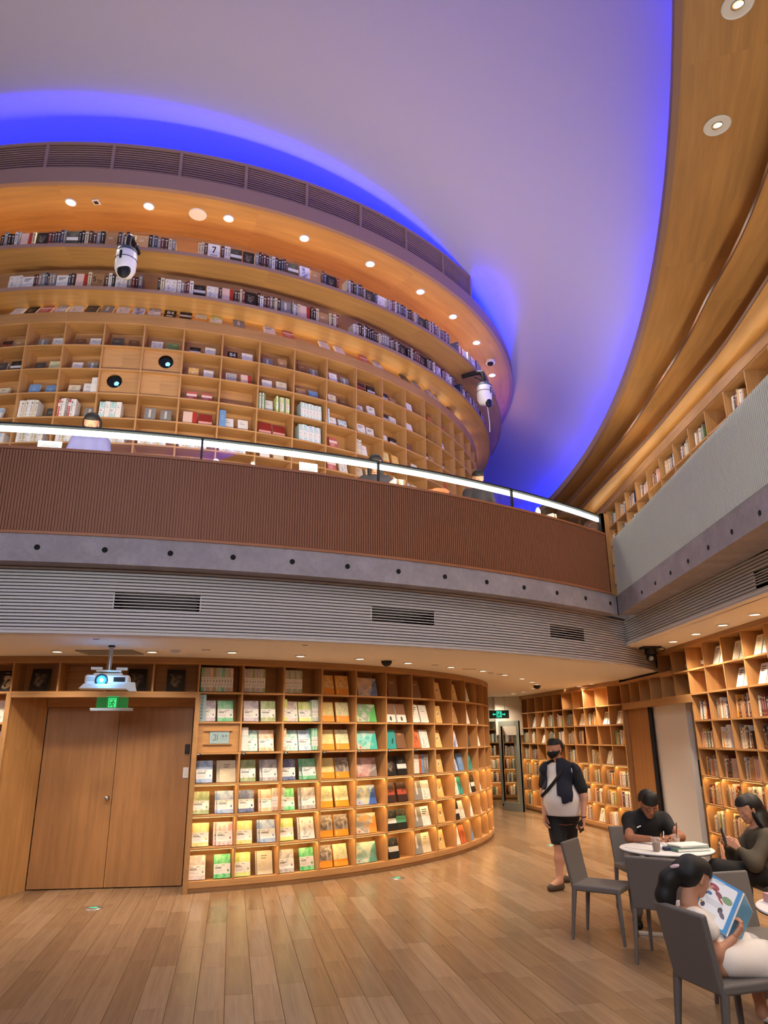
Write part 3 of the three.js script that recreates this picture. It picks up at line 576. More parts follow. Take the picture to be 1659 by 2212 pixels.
{
  const t = thing('roof_railing', 'brown slatted railing on top of the drum canopy', 'railing'), R = 7.46, p = arcPath(CX, CZ, R, 112), s1 = (112 - 34.6) * D2R * R;
  part('backing', sweep(p, 0, s1, 70, R4(-0.09, -0.08, 9.4, 9.86)), M.brownRail, t);
  for (let i = 0; i < 11; i++) part('slat', sweep(p, 0, s1, 70, R4(-0.045, -0.015, 9.425 + i * 0.039, 9.443 + i * 0.039)), M.brownRail, t);
  part('top_rail', sweep(p, 0, s1, 70, R4(-0.08, 0.005, 9.855, 9.9)), M.brownRail, t);
  for (let d = 91.7 + 14.3; d > 34; d -= 7.17) { const f = p.at((112 - d) * D2R * R); part('post', box(0.045, 0.5, 0.03, 0, 9.65, -0.008), M.brownRail, t, [f.x, 0, f.z], [0, f.turn, 0]); }
  const e = p.at(s1); part('end_panel', box(0.03, 0.5, 0.3, 0, 9.65, -0.13), M.brownRail, t, [e.x, 0, e.z], [0, e.turn, 0]);
  // blue light trough behind it
  const b = thing('blue_cove_light', 'blue light trough on the deck of the drum behind the slatted railing', 'cove light'), q = arcPath(CX, CZ, 7.22, 112);
  part('trough', sweep(q, 0, (112 + 4) * D2R * 7.22, 70, R4(-0.08, 0.08, 9.39, 9.44)), M.black, b);
  part('light_tube', sweep(q, 0.1, (112 + 4) * D2R * 7.22 - 0.1, 70, R4(-0.04, 0.04, 9.44, 9.455)), M.stripBlue, b);
  for (let d = 108; d > -4; d -= 8) { const f = q.at((112 - d + 4) * D2R * 7.22); rect('blue_light', 1.0, 0.1, BLUE, LAMP.blueDrum, [f.x, 9.47, f.z], [f.x + f.nx * 0.12, 10.6, f.z + f.nz * 0.12]); }
}
// concealed warm strip behind drum ledge books; right gallery strip added to light canopy
{
  const t = thing('ledge_light', 'concealed warm light strip on the lowest drum ledge', 'strip light'), q = arcPath(CX, CZ, 6.44, 112);
  part('light_strip', sweep(q, arcS(q, 100), arcS(q, 2), 60, R4(-0.012, 0.012, 7.645, 7.655)), M.stripWarm, t);
  for (let d = 96; d > 2; d -= 10) { const f = q.at(arcS(q, d - 4)); rect('ledge_beam', 1.05, 0.03, 0xffe0b4, LAMP.cove, [f.x, 7.662, f.z], [f.x + f.nx * 0.5, 8.2, f.z + f.nz * 0.5]); }
  const g = thing('ledge_light', 'added warm light strip on top of the right gallery bookcase', 'strip light');
  part('light_strip', box(0.024, 0.01, 14, WX + 0.16, 6.176, -8), M.stripWarm, g);
  for (let z = -14; z < -1; z += 2.1) rect('ledge_beam', 2.0, 0.03, 0xffe0b4, LAMP.cove, [WX + 0.14, 6.19, z], [WX - 0.5, 6.75, z]);
}
// ---------------------------------------------------------------- outer ring on the right: three receding ledges and a wide soffit
const ringP = { at(s) { const a = -26 * D2R + s / RO, c = Math.cos(a), n = Math.sin(a); return { x: OX + RO * c, z: OZ + RO * n, nx: -c, nz: -n, turn: Math.atan2(-c, -n) }; } };   // normal points into the room
const ring2 = curvePath([[4.0, -19], [4.16, -16], [4.24, -13.1], [4.23, -11.3], [4.13, -9.64], [4.04, -8.45], [3.91, -7.5], [3.81, -6.54], [3.59, -5.45], [3.1, -3.9], [2.5, -2.2], [1.6, 0], [0.4, 2.4], [-1, 4.4]]);
const ring3 = curvePath([[4.05, -19], [4.2, -16], [4.25, -13.3], [4.31, -11.7], [4.32, -10.3], [4.28, -8.9], [4.26, -8.1], [4.14, -6.9], [3.9, -5.2], [3.5, -3.6], [3.0, -2], [2.2, 0.2], [1.2, 2.4], [0, 4.4]]);
{
  const t = thing('outer_canopy', 'broad oak canopy ring with ledges along the right gallery', 'canopy');
  const L = 72 * D2R * RO;
  const q = (o0, o1, y0, y1) => R4(o0, o1, y0, y1);
  part('soffit', sweep(ringP, 0, L, 80, q(-2.6, 0, 7.155, 7.19)), M.oakSoffit, t);
  part('fascia', sweep(ringP, 0, L, 80, q(-0.05, 0.012, 7.15, 7.3)), M.brownRail, t);
  part('top_deck', sweep(ringP, 0, L, 80, q(-2.6, -0.05, 7.27, 7.3)), M.brownRail, t);
  for (const [p, y, n] of [[ring2, 6.75, 'ledge'], [ring3, 6.36, 'ledge']]) {
    part(n, sweep(p, 0, p.L, 70, q(-1.4, 0, y + 0.002, y + 0.03)), M.oakSoffit, t);
    part('ledge_edge', sweep(p, 0, p.L, 70, q(0, 0.015, y - 0.004, y + 0.04)), M.ledgeEdge, t);
    part('back_wall', sweep(p, 0, p.L, 70, q(-0.3, -0.27, y + 0.03, y + 0.41)), M.oak, t);
  }
  const b = thing('blue_cove_light', 'blue light trough on top of the outer canopy ring', 'cove light');
  const in_ = { at(s) { const f = ringP.at(s); return { ...f, x: f.x - f.nx * 0.22, z: f.z - f.nz * 0.22 }; } };
  part('light_tube', sweep(in_, 0, L, 80, q(-0.04, 0.04, 7.3, 7.315)), M.stripBlue, b);
  for (let s = 1.2; s < L; s += 2.2) { const f = in_.at(s); rect('blue_light', 2.0, 0.08, BLUE, LAMP.blueRing, [f.x, 7.33, f.z], [f.x + f.nx * 0.35, 8.3, f.z + f.nz * 0.35]); }
}
// ---------------------------------------------------------------- lamps and ceiling fittings
const ringGeo = new THREE.TorusGeometry(0.062, 0.010, 8, 28).rotateX(Math.PI / 2), lensGeo = new THREE.CircleGeometry(0.056, 16).rotateX(Math.PI / 2).translate(0, -0.002, 0);
function downlight(pos, label, group, big = 1, mat = M.lampWarm) {
  const t = thing('recessed_downlight', label, 'downlight', pos, 0, group);
  const r = part('trim_ring', ringGeo, M.white, t), l = part('lamp_lens', lensGeo, mat, t, [0, -0.001, 0]);
  r.scale.set(big, 1, big); l.scale.set(big, 1, big); return t;
}
const lowLamps = [[-3.85, -8.58], [-2.77, -8.69], [-1.84, -8.8], [-1.07, -9.27], [-0.33, -9.66], [0.32, -10.26], [0.98, -10.94], [1.54, -11.61], [2.02, -12.44], [2.46, -13.28], [2.8, -14.11], [3.01, -14.75], [3.21, -16.05], [3.2, -17.2], [3.12, -18.11], [2.88, -19.11], [3.68, -19.0], [3.84, -18.2], [3.93, -17.29], [4.0, -16.46], [4.05, -15.55], [4.1, -14.75]];
lowLamps.forEach(([x, z], i) => {
  downlight([x, HC - 0.006, z], i < 16 ? `round recessed downlight, ${ord(i + 1)} from left along the low cream ceiling` : `round recessed downlight, ${ord(i - 15)} from the glass door along far shelves`, 'downlights in the low cream ceiling');
  spot('downlight_beam', WARM, LAMP.lower, [x, HC - 0.025, z], [x, 0, z], 68, 1, 3);
});
for (let i = 0; i < 4; i++) spot('downlight_beam', WARM, LAMP.lower, [-4.95 - i * 1.0, HC - 0.025, -8.62 - i * 0.1], [-4.95 - i * 1.0, 0, -8.62], 68, 1, 3);
for (let i = 0; i < 9; i++) {
  const z = -10.47 + i * 0.8, x = 4.14;
  if (i < 5) downlight([x, HR - 0.006, z], `round recessed downlight, ${ord(i + 1)} from the black camera above right shelves`, 'downlights above the right shelves');
  spot('downlight_beam', WARM, LAMP.lower, [x, HR - 0.025, z], [x, 0, z], 68, 1, 3);
}
const soffitA = [89.7, 80.8, 71.6, 62.1, 52.4, 43.0, 34.8, 26.1, 14.5, 3.9];
soffitA.forEach((d, i) => {
  const x = CX + 7.1 * Math.cos(d * D2R), z = CZ + 7.1 * Math.sin(d * D2R);
  downlight([x, 9.158, z], `bright round downlight, ${ord(i + 1)} from left in the drum canopy soffit`, 'downlights in the drum canopy', 1.15, M.lampWhite);
  spot('soffit_beam', NEUTRAL, LAMP.soffit, [x, 9.13, z], [x, 0, z], 72, 1, 3);
});
spot('soffit_beam', NEUTRAL, LAMP.soffit, [CX + 7.1 * Math.cos(98.9 * D2R), 9.13, CZ + 7.1 * Math.sin(98.9 * D2R)], [CX - 1.1, 0, CZ + 7.1], 72, 1, 3);
{
  const pts = [[3.12, -5.34], [2.77, -4.18], [2.28, -3.0], [1.6, -1.7], [0.8, -0.4], [-0.2, 0.9], [3.4, -6.6], [3.62, -8.0], [3.8, -9.6], [3.92, -11.4]];
  pts.forEach(([x, z], i) => {
    if (i < 2) {
      const t = thing('spot_downlight', i ? 'large round spotlight at the top corner of the outer canopy' : 'round tilted spotlight in the outer canopy below the top corner', 'downlight', [x, 7.148, z], 0, 'spotlights in the outer canopy');
      part('trim_plate', new THREE.RingGeometry(0.05, 0.115, 32).rotateX(Math.PI / 2), M.white, t);
      part('trim_rim', new THREE.TorusGeometry(0.115, 0.006, 8, 36).rotateX(Math.PI / 2), M.white, t);
      part('recess', new THREE.CylinderGeometry(0.052, 0.045, 0.03, 28, 1, true).translate(0, 0.006, 0), M.steel, t);
      part('lamp_lens', new THREE.CircleGeometry(0.036, 16).rotateX(Math.PI / 2), M.lampWhite, t, [0.005, -0.004, 0.004], [0.25, 0, 0.2]);
    }
    spot('canopy_beam', NEUTRAL, i < 6 ? LAMP.ring : LAMP.ring * 0.5, [x, 7.1, z], [x - (i < 6 ? 1.2 : 0.3), 0, z - (i < 6 ? 1 : 0)], 72, 1, 3);
  });
}
function dome(pos, label, s = 1) {
  const t = thing('dome_camera', label, 'camera', pos);
  part('base', cyl(0.07 * s, 0.075 * s, 0.04 * s, 28, 0, -0.02 * s, 0), M.plasticWhite, t);
  part('dome', new THREE.SphereGeometry(0.05 * s, 24, 12, 0, 7, Math.PI / 2, Math.PI / 2).translate(0, -0.038 * s, 0), M.black, t); return t;
}
const onLow = (x, z) => [x, HC, z];
{ const t = thing('ceiling_camera', 'black dome camera on a plate in the low cream ceiling', 'camera', onLow(0.02, -9.95)); part('plate', cyl(0.13, 0.13, 0.008, 28, 0, -0.004, 0), M.plaster, t); part('dome', new THREE.SphereGeometry(0.075, 24, 12, 0, 7, Math.PI / 2, Math.PI / 2).translate(0, -0.008, 0), M.black, t); }
{ const t = thing('ceiling_camera', 'black dome camera among the far corridor downlights', 'camera', onLow(3.1, -15.15)); part('plate', cyl(0.13, 0.13, 0.008, 28, 0, -0.004, 0), M.plaster, t); part('dome', new THREE.SphereGeometry(0.075, 24, 12, 0, 7, Math.PI / 2, Math.PI / 2).translate(0, -0.008, 0), M.black, t); }
[[-2.47, -8.62, 'beside the projector plate'], [1.72, -12.0, 'beside the far corridor downlights']].forEach(([x, z, w]) => { const t = thing('smoke_detector', 'white smoke detector ' + w, 'smoke detector', onLow(x, z)); part('base', cyl(0.055, 0.06, 0.018, 24, 0, -0.009, 0), M.white, t); part('sensor', cyl(0.03, 0.04, 0.022, 20, 0, -0.029, 0), M.plaster, t); });
[[-2.1, -8.56, 0.1], [0.72, -10.62, 0.09], [1.3, -11.35, 0.22], [-3.0, -7.55, 0.06], [1.9, -12.3, 0.08], [-0.9, -8.2, 0.06]].forEach(([x, z, w], i) => { const t = thing('ceiling_slot', ['thin slot in the cream ceiling right of the smoke detector', 'thin slot between the sixth and seventh ceiling downlights', 'long thin slot beside the seventh ceiling downlight', 'small sprinkler cap in the cream ceiling left of the projector', 'thin slot beyond the eighth ceiling downlight', 'small sprinkler cap in the cream ceiling right of the projector'][i], 'ceiling slot', onLow(x, z)); part('cover', rbox(w, 0.006, 0.03, 0.002, 0, -0.003, 0), M.grey, t); });
{ // pan-tilt camera where the two louvre bands meet
  const t = thing('pan_camera', 'black pan-tilt camera under the ceiling where the louvre bands meet', 'camera', [4.05, HR, -11.15]);
  part('mount', rbox(0.28, 0.03, 0.2, 0.01, 0, -0.015, 0), M.darkMetal, t); part('yoke', cyl(0.085, 0.095, 0.09, 28, 0, -0.075, 0), M.darkMetal, t);
  part('head', new THREE.SphereGeometry(0.075, 24, 18).scale(1, 1.15, 1).translate(0, -0.16, 0), M.black, t); part('lens', cyl(0.03, 0.034, 0.04, 20).rotateX(Math.PI / 2).translate(-0.03, -0.18, 0.07), M.steel, t);
  part('cable', tube([[0.1, -0.02, 0.02], [0.2, -0.03, 0.05], [0.17, -0.07, 0.06], [0.08, -0.05, 0.05]], 0.006), M.black, t);
}
{ // ceiling projector
  const plate = thing('ceiling_plate', 'grey rectangular plate in the ceiling above the projector', 'plate', onLow(-3.28, -8.72)); part('plate', box(0.66, 0.012, 0.44, 0, -0.006, 0), M.grey, plate);
  const t = thing('projector', 'white ceiling projector with a glowing blue lens', 'projector', [-3.02, 2.36, -8.05], 0.3);
  part('body', merge([rbox(0.46, 0.11, 0.32, 0.03, 0, 0, -0.05), rbox(0.30, 0.03, 0.2, 0.012, 0, 0.06, -0.04)]), M.plasticWhite, t);
  part('lens_ring', new THREE.TorusGeometry(0.056, 0.012, 10, 28).translate(-0.06, -0.005, 0.11), M.darkMetal, t);
  part('lens_glow', new THREE.SphereGeometry(0.05, 14, 8).scale(1, 1, 0.4).translate(-0.06, -0.005, 0.115), glow(new THREE.Color(0.03, 0.3, 1.0), 3), t);
  part('lens_core', new THREE.SphereGeometry(0.022, 12, 8).scale(1, 1, 0.5).translate(-0.06, -0.005, 0.13), glow(new THREE.Color(0.6, 0.9, 1.0), 6), t);
  part('front_grille', rbox(0.12, 0.05, 0.01, 0.004, 0.12, 0.005, 0.108), M.black, t).userData.label = 'black front grille';
  part('front_vent', merge([0, 1, 2].map((i) => box(0.07, 0.006, 0.006, -0.17, 0.02 - i * 0.016, 0.11))), M.grey, t);
  part('cable_tray', new THREE.ExtrudeGeometry(new THREE.Shape([[-0.27, -0.09], [0.2, -0.09], [0.24, -0.115], [0.3, -0.115], [0.28, -0.03], [0.2, -0.03], [0.17, -0.05], [-0.23, -0.05]].map((p) => new THREE.Vector2(...p))), { depth: 0.22, bevelEnabled: true, bevelSize: 0.006, bevelThickness: 0.006, bevelSegments: 2 }).translate(0, 0, -0.08), M.white, t);
  part('mount_plate', rbox(0.26, 0.02, 0.16, 0.006, 0, 0.1, -0.05), M.white, t);
  part('mount_arm', merge([bar([-0.1, 0.06, -0.05], [-0.13, 0.13, -0.05], 0.012), bar([0.1, 0.06, -0.05], [0.13, 0.13, -0.05], 0.012), rbox(0.12, 0.03, 0.06, 0.006, -0.13, 0.13, -0.05), rbox(0.12, 0.03, 0.06, 0.006, 0.13, 0.13, -0.05)]), M.white, t);
  part('pole', cyl(0.022, 0.022, 0.29, 20, 0, 0.24, -0.05), M.steel, t); part('pole_cap', cyl(0.035, 0.035, 0.02, 20, 0, 0.375, -0.05), M.black, t);
  const l = new THREE.PointLight(0x58b4ff, 0.16); l.name = 'projector_light'; l.position.set(-2.98, 2.36, -7.86); l.castShadow = true; scene.add(l);
}
// exit signs: pictogram of a figure running through a door
function exitTex(w, h, bg, fg, arrows) {
  const c = document.createElement('canvas'); c.width = w; c.height = h; const g = c.getContext('2d');
  g.fillStyle = bg; g.fillRect(0, 0, w, h); const m = w / 2, s = h / 100;
  g.fillStyle = fg; g.fillRect(m - 36 * s, 8 * s, 72 * s, 84 * s); g.fillStyle = bg; g.strokeStyle = bg; g.lineWidth = 9 * s; g.lineCap = 'round'; g.lineJoin = 'round';
  g.fillRect(m - 27 * s, 16 * s, 54 * s, 5 * s); g.fillRect(m - 27 * s, 16 * s, 5 * s, 62 * s);
  g.beginPath(); g.arc(m + 8 * s, 33 * s, 7 * s, 0, 7); g.fill();
  for (const p of [[[4, 44], [-4, 60]], [[-4, 60], [12, 70], [8, 86]], [[-4, 60], [-12, 74], [-24, 78]], [[4, 44], [20, 52]], [[4, 44], [-14, 50]]]) { g.beginPath(); p.forEach(([x, y], i) => i ? g.lineTo(m + x * s, y * s) : g.moveTo(m + x * s, y * s)); g.stroke(); }
  if (arrows) for (const d of [-1, 1]) { g.fillStyle = fg; g.fillRect(m + d * 44 * s - (d < 0 ? 34 * s : 0), 42 * s, 34 * s, 16 * s); g.beginPath(); g.moveTo(m + d * 92 * s, 50 * s); g.lineTo(m + d * 74 * s, 30 * s); g.lineTo(m + d * 74 * s, 70 * s); g.fill(); }
  const t = new THREE.CanvasTexture(c); t.colorSpace = THREE.SRGBColorSpace; t.magFilter = THREE.LinearFilter; t.needsUpdate = true; return t;
}
const signMat = (t, k) => new THREE.MeshStandardMaterial({ color: 0x111111, emissive: 0xffffff, emissiveMap: t, emissiveIntensity: k, roughness: 0.4 });
{
  const f = drumLow.at(6.22 * CW), t = thing('exit_sign', 'green glass exit sign with running figure over the oak door', 'exit sign', [f.x + f.nx * 0.1, 2.13, f.z + f.nz * 0.1], f.turn);
  const gp = part('glass_plate', rbox(0.37, 0.13, 0.012, 0.003, 0, 0.045, 0), new THREE.MeshPhysicalMaterial({ color: 0x2f8f4a, roughness: 0.1, transmission: 0.5, thickness: 0 }), t);
  part('sign_face', new THREE.PlaneGeometry(0.13, 0.13).translate(0, 0.045, 0.0075), signMat(exitTex(128, 128, '#06602c', '#2fe878', false), 1.1), gp);
  part('holder_bar', rbox(0.5, 0.035, 0.05, 0.006, 0, -0.035, 0), M.steel, t); part('top_clip', rbox(0.13, 0.016, 0.03, 0.004, 0, 0.117, -0.004), glow(0x20c060, 0.6), t);
  part('bracket', merge([box(0.02, 0.03, 0.12, -0.1, -0.03, -0.06), box(0.02, 0.03, 0.12, 0.1, -0.03, -0.06)]), M.steel, t);
  const u = thing('exit_sign', 'black exit sign with green running figure above the glass door', 'exit sign', [2.86, 2.28, -18.9], 0.0);
  const hs = part('housing', rbox(0.5, 0.2, 0.03, 0.006), M.black, u); part('sign_face', new THREE.PlaneGeometry(0.48, 0.18).translate(0, 0, 0.0165), signMat(exitTex(256, 96, '#03130c', '#2fe8b8', true), 1.1), hs);
  part('hanger', merge([cyl(0.006, 0.006, 0.37, 8, -0.15, 0.28, 0), cyl(0.006, 0.006, 0.37, 8, 0.15, 0.28, 0)]), M.steel, u);
}
[[-3.179, -8.755, 'near the oak door'], [0.137, -10.377, 'in front of the curved shelves'], [2.757, -13.231, 'behind the standing man']].forEach(([x, z, w], i) => {
  const t = thing('floor_marker', 'round metal floor marker with a green arrow ' + w, 'floor marker', [x, 0.0015, z]);
  part('disc', cyl(0.09, 0.095, 0.006, 36, 0, 0.003, 0), M.steel, t);
  const sh = new THREE.Shape([[-0.05, -0.012], [0.0, -0.012], [0.0, -0.035], [0.05, 0], [0.0, 0.035], [0.0, 0.012], [-0.05, 0.012]].map((p) => new THREE.Vector2(...p)));
  part('arrow_light', new THREE.ShapeGeometry(sh).rotateX(-Math.PI / 2).translate(0, 0.0075, 0), glow(0x20e090, 1.6), t, [0, 0, 0], [0, i * 0.6, 0]);
});
// fittings on the drum canopy
{
  const P = (d, r, y) => [CX + r * Math.cos(d * D2R), y, CZ + r * Math.sin(d * D2R)];
  const s = thing('ceiling_speaker', 'round cream ceiling speaker between drum canopy downlights', 'speaker', P(75.2, 7.06, 9.163));
  part('grille', cyl(0.125, 0.125, 0.012, 36, 0, -0.006, 0), M.plaster, s); part('rim', new THREE.TorusGeometry(0.125, 0.006, 8, 40).rotateX(Math.PI / 2), M.white, s);
  const d = thing('square_sensor', 'small square sensor between the first two drum canopy downlights', 'sensor', P(86.7, 7.12, 9.163), -0.1);
  part('frame', rbox(0.1, 0.02, 0.1, 0.004, 0, -0.01, 0), M.white, d); part('window', rbox(0.06, 0.006, 0.06, 0.002, 0, -0.021, 0), M.darkMetal, d);
  dome(P(19.5, 7.16, 9.163), 'white dome camera at the right end of the drum canopy', 1.3);
  // barrel projectors on bent pipes
  const barrel = (pos, turn, label) => {
    const t = thing('barrel_projector', label, 'projector', pos, turn);
    part('shell', new THREE.LatheGeometry([[0.0, 0.17], [0.1, 0.165], [0.135, 0.13], [0.14, 0.0], [0.135, -0.12], [0.1, -0.2], [0.0, -0.22]].map((p) => new THREE.Vector2(...p)), 28), M.plasticWhite, t);
    part('top_cap', cyl(0.12, 0.138, 0.05, 28, 0, 0.165, 0), std(0x4a5a68, 0.5), t); part('lens_hood', new THREE.SphereGeometry(0.09, 20, 12).scale(1, 1.3, 0.6).translate(0.01, -0.17, 0.07), M.black, t);
    part('seam_band', merge([new THREE.TorusGeometry(0.1415, 0.005, 6, 32).rotateX(Math.PI / 2).translate(0, 0.02, 0), box(0.03, 0.12, 0.01, -0.03, 0.03, 0.139)]), M.black, t);
    part('pipe', tube([[0, 0.17, 0], [0, 0.34, 0], [0.0, 0.44, -0.04], [0.0, 0.46, -0.14], [0, 0.46, -0.42]], 0.04), M.darkMetal, t); part('cable', tube([[0.05, 0.2, -0.02], [0.1, 0.34, -0.08], [0.06, 0.42, -0.2]], 0.01), M.black, t);
    return t;
  };
  barrel([-3.44, 7.86, -8.25], 0.05, 'white barrel projector on a grey pipe in front of left book ledges');
  const t2 = barrel([1.87, 7.8, -12.1], 1.06, 'white barrel projector on a bent pipe at the right of the drum');
  part('side_bracket', merge([rbox(0.16, 0.05, 0.05, 0.01, 0.2, -0.06, 0.02), rbox(0.05, 0.1, 0.05, 0.01, 0.3, -0.06, 0.02)]), M.steel, t2); part('hanging_cable', tube([[0.12, -0.15, 0], [0.16, -0.35, 0], [0.14, -0.55, 0.02], [0.18, -0.7, 0]], 0.008), M.white, t2);
}
// two wall projectors behind round holes in timber infill panels of the gallery bookcase
{
  const cellS = (k) => (k + 2 + 0.5) * CU, w = CU - 0.024, h = 0.373 - 0.024;
  for (const [k, r, hole] of [[2, 1, 0], [3, 1, [0.05, 0.02]], [2, 2, [-0.075, 0.03]], [3, 2, 0]]) {
    const f = drumUp.at(cellS(k)), y = (upLevels[r] + upLevels[r + 1]) / 2;
    const sh = new THREE.Shape([[-w / 2, -h / 2], [w / 2, -h / 2], [w / 2, h / 2], [-w / 2, h / 2]].map((p) => new THREE.Vector2(...p)));
    if (hole) { const q = new THREE.Path(); q.absarc(hole[0], hole[1], 0.108, 0, 7, true); sh.holes.push(q); }
    const m = part('infill_panel', new THREE.ExtrudeGeometry(sh, { depth: 0.012, bevelEnabled: false, curveSegments: 32 }), M.oak, upCase, [f.x - f.nx * 0.07, y, f.z - f.nz * 0.07], [0, f.turn, 0]);
    if (hole) {
      const t = thing('wall_projector', r === 1 ? 'projector lens glowing blue in the upper round wall hole' : 'projector lens glowing blue in the lower round wall hole', 'projector', [f.x - f.nx * 0.1, y, f.z - f.nz * 0.1], f.turn);
      part('tunnel', cyl(0.104, 0.104, 0.1, 32).rotateX(Math.PI / 2).translate(hole[0], hole[1], -0.06), M.black, t);
      part('hole_ring', new THREE.TorusGeometry(0.107, 0.005, 8, 40).translate(hole[0], hole[1], 0.042), M.oakEdge, t);
      part('lens_barrel', new THREE.CylinderGeometry(0.062, 0.062, 0.06, 28, 1, true).rotateX(Math.PI / 2).translate(hole[0] + 0.01, hole[1] - 0.005, 0.01), M.darkMetal, t);
      part('lens_glow', new THREE.SphereGeometry(0.034, 12, 8).scale(1, 1, 0.5).translate(hole[0] + 0.028, hole[1] - 0.028, 0.02), glow(new THREE.Color(0.1, 0.42, 1.0), 5), t);
    }
  }
}
// ---------------------------------------------------------------- books
const T2 = 0.013;
// ground floor drum: face-out pairs by column and row
{
  const cellLabel = (key, pos, r, c) => `${look(key)} book, ${pos} in row ${['one', 'two', 'three', 'four', 'five', 'six', 'seven'][r]}, ${ord(c + 1)} curved column right of door`;
  const b = (k) => 'band_' + k;
  const cols = [
    [null, [b('lilac'), b('green')], null, [b('blue'), 'cream'], [b('olive'), b('blue')], [b('yellow'), b('red')], [b('mauve'), b('emerald')]],
    [null, [b('lilac'), b('olive')], [b('teal'), b('orange')], [b('olive'), b('grey')], [b('navy'), b('orange')], [b('yellow'), b('blue')], [b('lime'), 'cream']],
    [null, [b('mauve'), b('lime')], [b('teal'), b('sky')], [b('navy'), b('green')], [b('emerald'), b('grey')], [b('lime'), 'white_art'], [b('grey'), b('emerald')]],
    [['amber_b', 'amber_b'], ['amber_a', 'amber_d'], ['amber_a', 'amber_d'], ['amber_a', 'amber_c'], ['amber_d', 'amber_d'], ['amber_c', 'amber_c'], ['amber_c', 'amber_d']],
    [['album_blue'], ['album_green'], ['album_turquoise'], ['album_mauve'], ['album_azure'], ['album_amber'], ['album_mint']],
    [['brown'], ['brown_white', 'brown_white'], ['teal_cover', 'brown'], ['black_photo', 'dark_white'], ['dark_red', 'dark_red'], ['dark_white', 'dark_green'], ['dark_white']],
    [['brown'], ['white_text', 'white_plain'], ['orange_cover', 'white_art'], null, ['grey_cover', 'white_art'], ['grey_cover', 'white_text'], ['grey_cover', 'cream']],
    [['gold_b'], ['gold_a'], ['gold_a'], ['gold_c'], ['gold_a'], ['gold_b'], ['gold_a']],
    [['gold_b'], ['tan'], ['purple_blue'], ['purple_blue', 'blue_cover'], ['white_art', 'teal_cover'], ['dark_white', 'white_art'], ['white_plain', 'orange_cover']],
    [['white_text'], ['white_plain'], ['dark_grey'], ['teal_cover'], ['white_art', 'dark_white'], ['white_plain'], ['blue_cover']],
    [null, ['white_text'], ['white_plain'], ['dark_grey'], ['white_text'], ['white_plain'], ['tan']],
    [null, null, ['white_plain'], ['white_text'], ['white_plain'], ['white_art'], ['white_plain']],
    [null, null, ['white_text'], null, ['white_plain'], null, ['cream']],
  ];
  cols.forEach((col, c) => col.forEach((cell, r) => {
    if (!cell) return;
    const s0 = (8 + c) * CW, y = lowLevels[r + 1] + T2;
    const album = cell[0].startsWith('album'), gold = cell[0].startsWith('gold');
    cell.forEach((key, i) => {
      let w = album ? 0.36 : gold ? 0.19 : c === 3 ? 0.215 : 0.2, h = album ? 0.255 : gold ? 0.27 : c < 3 ? 0.265 : 0.27, pos = 'single';
      let x = cell.length === 1 ? (album ? 0.26 : gold ? 0.2 : 0.19) : i ? (c === 3 ? 0.395 : c < 3 && r > 2 ? 0.435 : 0.37) : (c === 3 ? 0.15 : 0.14);
      if (cell.length > 1) pos = i ? 'right' : 'left';
      const depth = c > 4 ? rr(0.06, 0.08) : rr(0.09, 0.11);
      putBook('display', key, drumLow, s0 + x + rr(-0.012, 0.012), y, depth, w, h, rr(0.02, 0.035), rr(0.2, 0.28), cellLabel(key, pos, r, c), 'face-out books in the ground floor drum cubbies', 0, c > 4 ? 0 : 0);
      if (c < 3 && r > 1 && rnd() < 0.6) putBook('display', key, drumLow, s0 + x - 0.022, y, depth + 0.035, w, h, 0.02, 0.22, `second ${look(key)} copy behind, ${pos} of row ${NUM[r]}, ${ord(c + 1)} curved column right of door`, 'face-out books in the ground floor drum cubbies');
    });
  }));
  // wrapped spine blocks on the top row and beside some face-out books
  const spines = (c, r, x0, n, keys, t, h, where) => { for (let i = 0; i < n; i++) { const key = keys[i % keys.length]; putBook('upright', key, drumLow, (8 + c) * CW + x0 + i * t + t / 2, lowLevels[r + 1] + T2, 0.23, t * 0.95, h, 0.17, 0.06, `${look(key)} spine, ${ord(i + 1)} of ${where}`, 'pastel upright books in the ground floor drum'); } };
  spines(0, 0, 0.03, 11, ['band_green', 'band_mauve', 'band_grey', 'band_orange', 'band_olive', 'band_mauve', 'band_teal'], 0.038, 0.3, 'the wrapped top-row block right of door');
  spines(1, 0, 0.03, 8, ['band_lilac', 'band_grey', 'band_mauve', 'band_olive'], 0.036, 0.3, 'the wrapped top-row block, second column');
  spines(2, 0, 0.03, 9, ['band_mauve', 'band_grey', 'band_olive'], 0.029, 0.3, 'the wrapped top-row block, third column');
  spines(1, 2, 0.02, 5, ['white_plain'], 0.02, 0.29, 'five white volumes, row three, second column');
  spines(2, 1, 0.02, 3, ['band_lime'], 0.02, 0.28, 'pale volumes left, row two, third column'); spines(2, 1, 0.45, 5, ['band_teal', 'band_grey'], 0.02, 0.28, 'pale volumes right, row two, third column');
  spines(2, 2, 0.02, 3, ['band_orange'], 0.02, 0.28, 'orange volumes left, row three, third column'); spines(2, 2, 0.45, 5, ['band_green', 'band_teal'], 0.02, 0.28, 'green volumes right, row three, third column');
  spines(1, 4, 0.47, 4, ['band_orange', 'band_grey'], 0.021, 0.27, 'orange volumes right, row five, second column'); spines(2, 4, 0.02, 3, ['band_mauve', 'band_grey'], 0.02, 0.27, 'grey volumes left, row five, third column');
  spines(6, 3, 0.03, 7, ['spine_grey', 'white_plain', 'white_plain', 'orange_cover', 'blue_cover', 'spine_grey', 'spine_grey'], 0.062, 0.27, 'the mixed volumes, row four, seventh column');
  spines(6, 1, 0.02, 3, ['spine_grey', 'white_plain'], 0.03, 0.28, 'upright volumes, row two, seventh column'); spines(6, 2, 0.02, 4, ['orange_cover', 'spine_grey', 'white_plain'], 0.025, 0.3, 'upright volumes, row three, seventh column');
